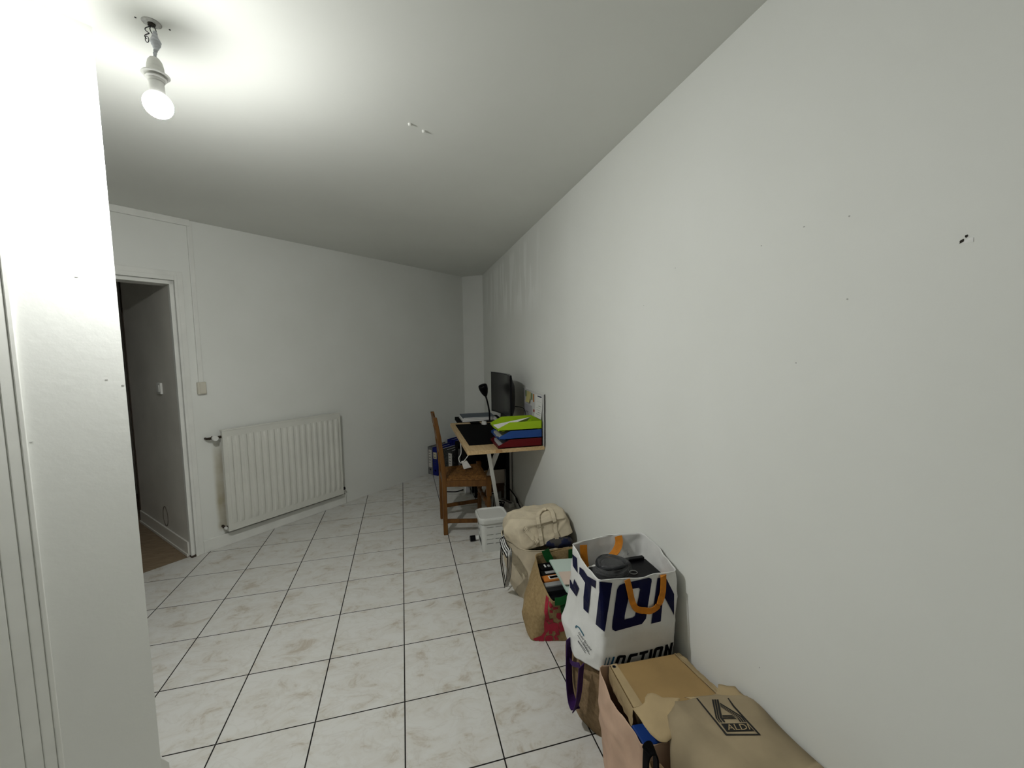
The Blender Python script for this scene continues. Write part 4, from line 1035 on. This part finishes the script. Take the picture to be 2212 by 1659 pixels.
decal('printed_lettering', [c6(grow(p, 1.13)) for p in red], vJ, m_red, j1, .0022, 5)
strap('handle', c6([(640, 935), (720, 930), (780, 910), (850, 880)]), [], .034, m_green, j1, .007, fall=lambda x, y: onY(x, y, 1.713), wd=(0, .3, 1))
strap('handle', c6([(790, 900), (800, 1000), (810, 1100), (820, 1190)]), [vJ], .050, m_green, j1, .007, fall=lambda x, y: onY(x, y, 1.713))
strap('handle', c6([(490, 130), (510, 190), (540, 250), (570, 300)]), [], .042, m_green, j1, .0, fall=lambda x, y: onY(x, y, 2.025))
strap('handle', c6([(885, 120), (885, 190), (885, 260)]), [], .026, m_green, j1, .0, fall=lambda x, y: onY(x, y, 2.025))
def bookbox(y0, y1, x0, x1, zt, m_, label, deco=None):
    b = thing('book_box', ((x0 + x1) / 2, (y0 + y1) / 2, .02), label, 'box')
    MB().box((x0, y0, .13), (x1, y1, zt)).build('case', m_, b, bevel=.0015)
    if deco:
        for (u0, u1, v0, v1, mm) in deco:
            MB().box((x0 + (x1 - x0) * u0, y0 + (y1 - y0) * v0, zt), (x0 + (x1 - x0) * u1, y0 + (y1 - y0) * v1, zt + .0012)).build('top_label', mm, b)
m_obox = mat('orange_card', (.55, .18, .03), .6); m_silver = mat('silver_film', (.32, .33, .33), .3)
bookbox(1.955, 2.02, -.275, -.06, .262, m_black, 'black box with small white lettering at the back of jute bag', [(.12, .16, .3, .7, m_paper), (.2, .26, .3, .6, m_greyp)])
bookbox(1.912, 1.953, -.285, -.06, .258, m_black, 'black box with grey label inside the jute bag', [(.10, .55, .2, .7, m_greyp)])
bookbox(1.860, 1.910, -.292, -.06, .256, m_obox, 'orange box with white label inside the jute bag', [(.14, .42, .2, .8, m_paper), (.16, .40, .3, .7, m_greyp), (.45, .62, .3, .8, m_paper)])
bookbox(1.825, 1.858, -.298, -.06, .250, m_silver, 'silver wrapped box inside the jute bag')
bookbox(1.790, 1.823, -.302, -.06, .245, m_dark, 'charcoal box next to the silver one in the jute bag')
bookbox(1.757, 1.788, -.290, -.06, .226, m_black, 'plain black box at the front of the jute bag')
fd = thing('mint_folder', (-.15, 1.9, .285), 'mint green plastic folder lying across the books in jute bag', 'folder')
m_mint = mat('mint_plastic', (.36, .50, .43), .35)
FQ = [onZ(1186, 1212, .292), onZ(1252, 1208, .292), onZ(1258, 1284, .280), onZ(1229, 1284, .280), onZ(1223, 1279, .280)]
MB().prism(FQ, (0, 0, .003)).build('cover', m_mint, fd); MB().prism([p + Vector((.004, .004, .003)) for p in FQ], (0, 0, .002)).build('cover', mat('mint_pale', (.52, .62, .57), .35), fd)
MB().prism([onZ(x, y, .299) for x, y in ((1206, 1236), (1246, 1233), (1246, 1262), (1219, 1263))], (0, 0, .0015)).build('paper_slip', mat('peach_paper', (.62, .50, .42), .7), fd)

# --- dark jute bag with purple handles
j2 = thing('jute_bag', (-.17, 1.36, 0), 'dark brown jute bag with purple handles under the white shopping bag', 'bag')
rK = [P8((-.288, 1.245, 0), (-.16, 1.235, 0), (-.04, 1.235, 0), (-.03, 1.36, 0), (-.03, 1.49, 0), (-.16, 1.5, 0), (-.31, 1.50, 0), (-.326, 1.40, 0)),
      P8((-.308, 1.23, .09), (-.16, 1.225, .09), (-.035, 1.225, .09), (-.025, 1.36, .09), (-.025, 1.5, .09), (-.16, 1.51, .09), (-.325, 1.51, .09), (-.345, 1.39, .09)),
      P8((-.318, 1.22, .19), (-.16, 1.215, .19), (-.03, 1.215, .19), (-.025, 1.36, .19), (-.025, 1.5, .19), (-.16, 1.51, .19), (-.33, 1.51, .19), (-.348, 1.38, .19)),
      P8((-.312, 1.215, .272), (-.16, 1.21, .280), (-.03, 1.215, .280), (-.025, 1.36, .280), (-.025, 1.5, .280), (-.16, 1.51, .280), (-.325, 1.51, .272), (-.338, 1.37, .268))]
bK = loft(rK, 60, 6, 2, .2, .010, 8, 11); bK.f.append(tuple(range(len(bK.v) - 60, len(bK.v)))); bK.build('body', m_jute2, j2, smooth=True); vK = bK.bvh()
fk = lambda x, y: onX(x, y, -.362)
MB().ribbon(drape([(1230, 1378), (1229, 1420), (1229, 1455), (1231, 1490), (1236, 1515), (1243, 1532)], [], .016, 6, fk), (.85, .5, 0), .036, .003).build('handle', m_purple, j2)
MB().ribbon(drape([(1242, 1534), (1248, 1515), (1252, 1490), (1254, 1465), (1256, 1438)], [], .016, 6, fk), (.85, .5, 0), .030, .003).build('handle', m_purple, j2)
MB().ribbon(drape([(1228, 1408), (1231, 1425), (1238, 1434), (1252, 1437)], [], .010, 6, fk), (0, .5, 1), .016, .003).build('handle', m_purple, j2)

# --- big white woven-plastic shopping bag
ac = thing('shopping_bag', (-.18, 1.33, .29), 'big white plastic shopping bag with huge navy lettering and orange handles', 'bag')
rA = [P8((-.314, 1.206, .306), (-.17, 1.20, .300), (-.035, 1.195, .305), (-.02, 1.31, .300), (-.02, 1.44, .300), (-.17, 1.47, .298), (-.340, 1.475, .292), (-.362, 1.310, .288)),
      P8((-.312, 1.200, .375), (-.17, 1.190, .37), (-.033, 1.190, .375), (-.018, 1.31, .37), (-.018, 1.45, .37), (-.17, 1.48, .37), (-.350, 1.480, .335), (-.360, 1.350, .350)),
      P8((-.308, 1.198, .445), (-.17, 1.186, .44), (-.032, 1.188, .445), (-.016, 1.31, .44), (-.018, 1.45, .44), (-.17, 1.485, .44), (-.322, 1.480, .43), (-.330, 1.345, .44)),
      P8((-.318, 1.200, .550), (-.17, 1.186, .54), (-.031, 1.186, .545), (-.016, 1.31, .55), (-.016, 1.45, .55), (-.17, 1.485, .55), (-.312, 1.480, .55), (-.318, 1.345, .55)),
      P8((-.326, 1.205, .640), (-.17, 1.194, .632), (-.034, 1.190, .638), (-.014, 1.31, .655), (-.018, 1.44, .662), (-.14, 1.480, .648), (-.306, 1.476, .632), (-.312, 1.345, .628))]
bA = loft(rA, 120, 12, 1, .05, .006, 9, 13, fold=.0028, ffr=11); bA.build('body', m_pp, ac, smooth=True, solid=.0022); vA = bA.bvh()
MB().tube([p + wrinkle(p, .007, 9, 13) for p in resample(chaikin(rA[-1], 1, .05), 120)], .0018, 6, closed=True).build('hem', m_pp, ac, smooth=True)
def c3(p): return [(1060 + x / 4.1477, 1080 + y / 4.1477) for x, y in p]
def c8(p): return [(1210 + x / 8.193, 1330 + y / 8.193) for x, y in p]
O_out = [(1150, 765), (1180, 748), (1415, 694), (1438, 704), (1440, 725), (1388, 1060), (1352, 1108), (1115, 1172), (1090, 1160), (1085, 1135), (1090, 1080), (1130, 800)]
O_in = [(1250, 797), (1328, 784), (1336, 800), (1290, 1035), (1272, 1050), (1197, 1067), (1200, 1030)]
O_key = O_out + [O_out[0]] + O_in + [O_in[0]]
Oq = []
# the letter O as two halves so that its counter stays open
Oq.append([(1150, 765), (1180, 748), (1415, 694), (1438, 704), (1440, 725), (1388, 1060), (1352, 1108), (1272, 1129), (1272, 1050), (1290, 1035), (1336, 800), (1328, 784), (1250, 797)])
Oq.append([(1150, 765), (1250, 797), (1200, 1030), (1197, 1067), (1272, 1050), (1272, 1129), (1115, 1172), (1090, 1160), (1085, 1135), (1090, 1080), (1130, 800)])
big = [[(975, 728), (1087, 742), (1020, 1178), (945, 1112), (975, 840)],
       [(800, 600), (835, 625), (870, 680), (946, 722), (942, 790), (902, 762), (896, 850), (878, 1015), (835, 975), (835, 870), (850, 740), (797, 660)],
       [(735, 482), (775, 520), (782, 655), (740, 590)], [(712, 700), (740, 760), (752, 708), (795, 790), (772, 865), (714, 785)],
       [[(1492, 697), (1565, 690), (1562, 880), (1540, 880), (1520, 1085), (1435, 1105)], [(1565, 690), (1640, 840), (1640, 1030), (1562, 880)]], Oq]
decal('printed_letter', [([c3(q) for q in p] if isinstance(p[0], list) else c3(p)) for p in big], vA, m_navy, ac, .0022, 4)
small = [[(965, 835), (1010, 720), (1050, 695), (1150, 690), (1165, 710), (1135, 820), (1080, 825), (1110, 735), (1060, 740), (1025, 830)],
         [(1180, 810), (1215, 700), (1240, 675), (1375, 652), (1365, 700), (1260, 725), (1235, 800)],
         [(1405, 640), (1560, 605), (1550, 650), (1500, 665), (1475, 770), (1425, 775), (1455, 680), (1400, 690)],
         [(1590, 595), (1635, 582), (1610, 740), (1560, 755)],
         [(1635, 735), (1665, 590), (1690, 560), (1800, 530), (1825, 545), (1795, 705), (1740, 715), (1765, 590), (1710, 605), (1685, 725)],
         [(1840, 695), (1860, 515), (1900, 500), (1930, 590), (1955, 475), (1995, 462), (1975, 665), (1940, 675), (1905, 590), (1890, 690)]]
# run the letters on below the box that hides their feet
def deeper(p): cy = sorted(q[1] for q in p); lim = cy[len(cy) // 2]; return [(x - (25 if y > lim + 30 else 0), y + (70 if y > lim + 30 else 0)) for x, y in p]
decal('printed_name', [c8(deeper(p)) for p in small], vA, m_black, ac, .0016, 5)
decal('printed_slashes', [c8([(775, 870), (812, 740), (824, 738), (795, 868)]), c8([(820, 880), (868, 735), (886, 733), (845, 878)])], vA, mat('pale_blue_print', (.05, .13, .19), .5), ac, .0016, 4)
decal('printed_slashes', [c8([(880, 880), (935, 720), (966, 718), (920, 878)])], vA, mat('blue_print', (.01, .10, .22), .5), ac, .0016, 4)
ang = (235 / 8.193, 330 / 8.193); up = (38 / 8.193, -27 / 8.193)
g1 = text_polys('Global Recycled', (1210 + 318 / 8.193, 1330 + 300 / 8.193), (ang[0] * .95, ang[1] * .95), up)
g2_ = text_polys('Standard', (1210 + 400 / 8.193, 1330 + 480 / 8.193), (ang[0] * .42, ang[1] * .48), up)
decal('printed_mark', g1 + g2_, vA, m_ink, ac, .0018, 5, joined=True)
ln = []
for a, b in (((312, 345), (525, 690)), ((318, 440), (455, 625)), ((318, 455), (450, 660))):
    ln.append(c8([a, b, (b[0] + 6, b[1] - 5), (a[0] + 6, a[1] - 5)]))
decal('printed_mark', ln, vA, m_ink, ac, .0018, 5)
decal('printed_emblem', [c8([(270, 200), (290, 165), (350, 205), (430, 340), (425, 370), (335, 222), (300, 195), (285, 225)])], vA, mat('teal_print', (.05, .14, .19), .5), ac, .0018, 4)
hp = drape(c3([(1215, 705), (1235, 790), (1255, 880), (1290, 955), (1360, 975), (1430, 970), (1490, 920), (1525, 830), (1535, 740), (1537, 655)]), [vA], .007, 8, lambda x, y: onY(x, y, 1.18))
hp = [p + Vector((0, -.004 * math.sin(math.pi * i / (len(hp) - 1)), 0)) for i, p in enumerate(hp)]
MB().ribbon(hp, lambda t: Vector((1, 0, 0)).lerp(Vector((0, 0, 1)), max(0, 1 - abs(t - .5) * 3.2)), .021, .003).build('handle', m_orange, ac)
hb = catmull([Vector((-.262, 1.462, .632)), Vector((-.264, 1.455, .60)), Vector((-.262, 1.448, .56)), Vector((-.255, 1.445, .535))], 6)
MB().ribbon(hb, (1, 0, 0), .030, .003).build('handle', m_orange, ac)
hb = catmull([Vector((-.105, 1.470, .652)), Vector((-.108, 1.455, .625)), Vector((-.13, 1.44, .60)), Vector((-.17, 1.425, .58)), Vector((-.205, 1.41, .565))], 6)
MB().ribbon(hb, (1, -.3, .3), .030, .003).build('handle', m_orange, ac)
# what is in it
bx = thing('black_case', (-.16, 1.28, .4), 'flat black electronics case inside the white shopping bag', 'case')
MB().box((-.290, 1.212, .42), (-.048, 1.360, .600)).build('shell', m_black, bx, bevel=.006)
MB().box((-.285, 1.208, .597), (-.055, 1.213, .612)).build('front_rim', m_dark, bx, bevel=.002)
MB().box((-.15, 1.345, .600), (-.06, 1.362, .612)).build('rear_ridge', m_black, bx, bevel=.002)
MB().tube([Vector((-.150 + .014 * math.cos(a), 1.275 + .012 * math.sin(a), .603)) for a in [2 * math.pi * k / 20 for k in range(20)]], .0015, 6, closed=True).build('ring', m_greyp, bx)
lin_ = thing('crumpled_packing', (-.17, 1.41, .4), 'crumpled white packing sheet filling the back of the shopping bag', 'packing')
def fillf(u, v):
    p = Vector((-.285 + .24 * u, 1.370 + .085 * v, .555)); e = min(1, 6 * min(u, 1 - u, v, 1 - v)); p.z += (noise.noise(p * 26) * .018 + noise.noise(p * 60) * .006) * e - .02 * (1 - e); return p
MB().grid(fillf, 26, 14).build('sheet', m_pp, lin_, solid=.05)
co = thing('cable_coil', (-.225, 1.30, .60), 'coil of black cable in a clear plastic bag inside shopping bag', 'cable')
cc_ = Vector((-.222, 1.300, .602))
for k in range(5):
    r = .046 - .002 * (k % 2); z = .006 + k * .0075
    MB().tube([cc_ + Vector((r * math.cos(a) * 1.25, r * math.sin(a), z + .004 * math.sin(a * 2 + k))) for a in [2 * math.pi * q / 28 for q in range(28)]], .0055, 7, closed=True).build('winding', m_dark, co, smooth=True)
MB().lathe([(.040, 0), (.042, .030), (.030, .038), (.004, .036)], cc_, 24).build('core', m_black, co, smooth=True)
m_clear = bpy.data.materials.new('clear_film'); m_clear.use_nodes = True
nt = m_clear.node_tree; pb0 = nt.nodes['Principled BSDF']; tb0 = nt.nodes.new('ShaderNodeBsdfTransparent'); mx0 = nt.nodes.new('ShaderNodeMixShader')
pb0.inputs['Base Color'].default_value = (.8, .8, .8, 1); pb0.inputs['Roughness'].default_value = .12; mx0.inputs[0].default_value = .07
nt.links.new(tb0.outputs[0], mx0.inputs[1]); nt.links.new(pb0.outputs[0], mx0.inputs[2]); nt.links.new(mx0.outputs[0], nt.nodes['Material Output'].inputs[0])
def film(u, v):
    a = 2 * math.pi * u; b = math.pi / 2 * v; r = math.cos(b) ** .6
    p = cc_ + Vector((.074 * math.cos(a) * r, .058 * math.sin(a) * r, .001 + .052 * math.sin(b)))
    return p + wrinkle(p, .007, 45, 4) * min(1, v * 5)
MB().grid(film, 48, 14, True).build('plastic_bag', m_clear, co, smooth=True)
fl2 = catmull([(-.165, 1.315, .625), (-.145, 1.33, .632), (-.13, 1.345, .628), (-.12, 1.36, .64)], 5)
MB().ribbon([p + wrinkle(p, .008, 60, 2) for p in fl2], (0, .2, 1), .035, .001).build('plastic_bag', m_clear, co, smooth=True)

# --- salmon paper bag with a cardboard parcel
pk = thing('paper_bag', (-.18, 1.05, 0), 'salmon pink paper bag holding a cardboard parcel', 'bag')
rP = [P8((-.345, .905, 0), (-.18, .90, 0), (-.03, .90, 0), (-.02, 1.05, 0), (-.03, 1.195, 0), (-.18, 1.20, 0), (-.312, 1.195, 0), (-.340, 1.06, 0)),
      P8((-.338, .905, .12), (-.18, .90, .12), (-.03, .90, .12), (-.02, 1.05, .12), (-.03, 1.19, .12), (-.18, 1.195, .12), (-.322, 1.185, .12), (-.340, 1.06, .12)),
      P8((-.333, .908, .24), (-.18, .905, .24), (-.03, .905, .24), (-.02, 1.05, .24), (-.025, 1.185, .24), (-.18, 1.19, .24), (-.332, 1.190, .24), (-.345, 1.06, .23)),
      P8((-.330, .915, .330), (-.18, .91, .325), (-.03, .91, .325), (-.02, 1.05, .335), (-.022, 1.18, .335), (-.18, 1.19, .325), (-.330, 1.190, .346), (-.337, 1.05, .312))]
bP = loft(rP, 90, 10, 1, .06, .007, 9, 17, fold=.006, ffr=8); bP.build('body', m_pink, pk, smooth=True, solid=.0015); vP = bP.bvh()
pc3 = thing('cardboard_parcel', (-.16, 1.06, .24), 'flat brown cardboard parcel sticking up out of the salmon bag', 'parcel')
A, B, C_, D = Vector((-.292, 1.178, .348)), Vector((-.052, 1.164, .352)), Vector((-.042, .950, .366)), Vector((-.307, 1.004, .354))
dn = Vector((0, 0, -.085))
ins = Vector((.02, 0, 0)); iny = Vector((0, -.015, 0))
MB().hexa([D + dn + ins, C_ + dn - ins * .3, B + dn - ins * .3 + iny, A + dn + ins + iny, D, C_, B, A]).build('carton', m_card, pc3, bevel=.004)
MB().hexa([p + Vector((0, 0, z)) for z in (.0005, .0022) for p in (D, D + Vector((.030, 0, .001)), A + Vector((.022, 0, .0005)), A)]).build('edge_fold', m_kraft, pc3)
MB().lathe([(.006, .0025), (.0062, .0035), (.004, .0035), (.0035, .0025)], A + Vector((.008, -.012, .001)), 14).build('eyelet', m_ink, pc3)
def crump(u, v):
    p = B.lerp(C_, u) + Vector((-.002 + .030 * v, 0, .003 - .012 * v)); return p + wrinkle(p, .007, 40, 6) * (.2 + .8 * v * (1 - .4 * v))
MB().grid(crump, 30, 5).build('torn_flap', m_kraft, pc3, solid=.0015)
def crump2(u, v):
    p = A.lerp(D, u) + Vector((-.002 - .003 * v, 0, -.002 - .055 * v)); return p + wrinkle(p, .006, 36, 8) * v
MB().grid(crump2, 30, 5).build('torn_flap', m_kraft, pc3, solid=.0015)
bb_ = thing('blue_box', (-.27, .98, .15), 'glossy blue box inside the salmon bag beside the parcel', 'box')
BQ = [(-.322, .925), (-.24, .925), (-.24, .988), (-.322, .996)]
MB().prism([(x, y, .15) for x, y in BQ], (0, 0, .112 + .052)).build('carton', mat('royal_blue', (.010, .045, .22), .35), bb_, bevel=.006)

# --- brown bag with black handle, mostly hidden
bh = thing('brown_bag', (-.31, .78, 0), 'brown fabric bag with a stiff black handle loop beside the paper bags', 'bag')
rB = [P8((-.338, .70, z), (-.31, .69, z), (-.296, .70, z), (-.294, .80, z), (-.296, .885, z), (-.31, .892, z), (-.335, .892, z + k), (-.344, .80, z)) for z, k in ((0, 0), (.1, 0), (.2, 0), (.30, .02))]
loft(rB, 40, 5, 2, .2, .004, 10, 19).build('body', m_jute2, bh, smooth=True, solid=.002)
hy = .80
hh = catmull([onY(1394, 1700, hy), onY(1395, 1650, hy), onY(1397, 1628, hy), onY(1403, 1618, hy + .005), onY(1411, 1617, hy + .012), onY(1416, 1628, hy + .018), onY(1417, 1650, hy + .022), onY(1418, 1700, hy + .025)], 6)
MB().ribbon(hh, (.2, 1, .1), .030, .004).build('handle', m_blackm, bh)

# --- kraft supermarket bag lying on the pile
al = thing('kraft_bag', (-.14, .66, 0), 'big brown kraft paper bag with black supermarket logo on top', 'bag')
rL = [P8((-.275, .40, 0), (-.15, .40, 0), (-.02, .40, 0), (-.015, .64, 0), (-.02, .865, 0), (-.15, .87, 0), (-.275, .865, 0), (-.275, .64, 0)),
      P8((-.28, .40, .16), (-.15, .395, .16), (-.015, .40, .16), (-.010, .64, .16), (-.015, .868, .16), (-.15, .873, .16), (-.282, .868, .16), (-.282, .64, .16)),
      P8((-.275, .40, .30), (-.15, .395, .30), (-.012, .40, .30), (-.008, .64, .30), (-.010, .868, .30), (-.15, .876, .30), (-.278, .874, .30), (-.290, .64, .30)),
      P8((-.274, .41, .385), (-.15, .405, .39), (-.012, .405, .40), (-.008, .64, .41), (-.009, .895, .41), (-.13, .935, .40), (-.256, .935, .372), (-.274, .66, .380)),
      P8((-.232, .43, .418), (-.14, .42, .420), (-.014, .42, .424), (-.010, .64, .426), (-.010, .870, .428), (-.12, .912, .418), (-.222, .950, .402), (-.232, .66, .414))]
bL = loft(rL, 72, 7, 1, .05, .004, 7, 23, cap=True, fold=.004, ffr=5)
n0 = len(bL.v) - 72; top = bL.v[n0:]; cen = sum(top, Vector()) / 72
for f_ in (.66, .33):
    k = len(bL.v)
    bL.v += [cen + (p - cen) * f_ + Vector((0, 0, .0015)) for p in top]
    for j in range(72): bL.f.append((k - 72 + j, k - 72 + (j + 1) % 72, k + (j + 1) % 72, k + j))
bL.f.append(tuple(range(len(bL.v) - 72, len(bL.v))))
bL.build('body', m_kraft2, al, smooth=True); vL = bL.bvh()
def c2(p): return [(1440 + x / 6.144, 1390 + y / 6.144) for x, y in p]
logo = [[(392, 732), (414, 732), (818, 1225), (785, 1225)], [(785, 1205), (1235, 1205), (1250, 1222), (790, 1226)], [(808, 732), (824, 732), (900, 835), (1250, 1218), (1222, 1218), (880, 845)],
        [(720, 1068), (1058, 1062), (1165, 1166), (800, 1177)],
        [(600, 748), (624, 748), (672, 1000), (712, 1056), (700, 1056), (652, 995)], [(632, 748), (656, 748), (700, 995), (742, 1052), (722, 1054), (680, 998)], [(664, 748), (688, 748), (738, 985), (782, 1048), (756, 1050), (708, 992)],
        [(706, 790), (722, 800), (1000, 972), (1055, 1046), (1036, 1048), (988, 984), (710, 810)], [(710, 816), (980, 988), (1026, 1048), (1006, 1049), (965, 992), (714, 828)], [(716, 834), (955, 996), (996, 1049), (975, 1050), (935, 990), (720, 846)],
        [(740, 957), (872, 956), (886, 967), (742, 968)], [(742, 975), (898, 974), (908, 986), (744, 986)], [(744, 993), (916, 992), (928, 1005), (746, 1006)]]
decal('printed_logo', [c2(p) for p in logo], vL, mat('black_logo', (.018, .017, .016), .7), al, .0014, 6)
tt = text_polys('ALDI', (1440 + 822 / 6.144, 1390 + 1160 / 6.144), (292 / 6.144, -6 / 6.144), (-40 / 6.144 / .7, -80 / 6.144 / .7))
decal('printed_name', tt, vL, m_kraft, al, .0024, 6, joined=True)
# its crumpled mouth spreading over the parcel
def sheet_on(pts, p1, p2, p3, name, m_, parent, amp=.003):
    n = (p2 - p1).cross(p3 - p1).normalized(); mb = MB()
    q = [onP(x, y, p1, n) for x, y in pts]; c = sum(q, Vector()) / len(q)
    rings = [[c + (p - c) * f_ for p in q] for f_ in (1, .8, .6, .4, .2)]
    rings = [resample(r, 60) for r in rings]
    for r in rings: mb.v += [p + wrinkle(p, amp, 18, 3) for p in r]
    for i in range(4):
        for j in range(60): mb.f.append((i * 60 + j, i * 60 + (j + 1) % 60, (i + 1) * 60 + (j + 1) % 60, (i + 1) * 60 + j))
    mb.f.append(tuple(range(240, 300)))
    return mb.build(name, m_, parent, smooth=True, solid=.0015)
sheet_on([(1366, 1531), (1385, 1524), (1393, 1518), (1394, 1506), (1400, 1498), (1410, 1496), (1420, 1500), (1432, 1508), (1470, 1508), (1466, 1540), (1460, 1585), (1440, 1604), (1425, 1603), (1405, 1585), (1385, 1558)],
         onZ(1366, 1531, .360), onZ(1450, 1508, .400), onZ(1425, 1603, .352), 'mouth_flap', m_kraft, al)
sheet_on([(1478, 1506), (1530, 1506), (1548, 1498), (1552, 1479), (1588, 1484), (1606, 1503), (1630, 1513), (1560, 1518), (1500, 1514)],
         onX(1590, 1484, -.012), onZ(1480, 1508, .402), onX(1630, 1514, -.012), 'mouth_flap', m_kraft, al)
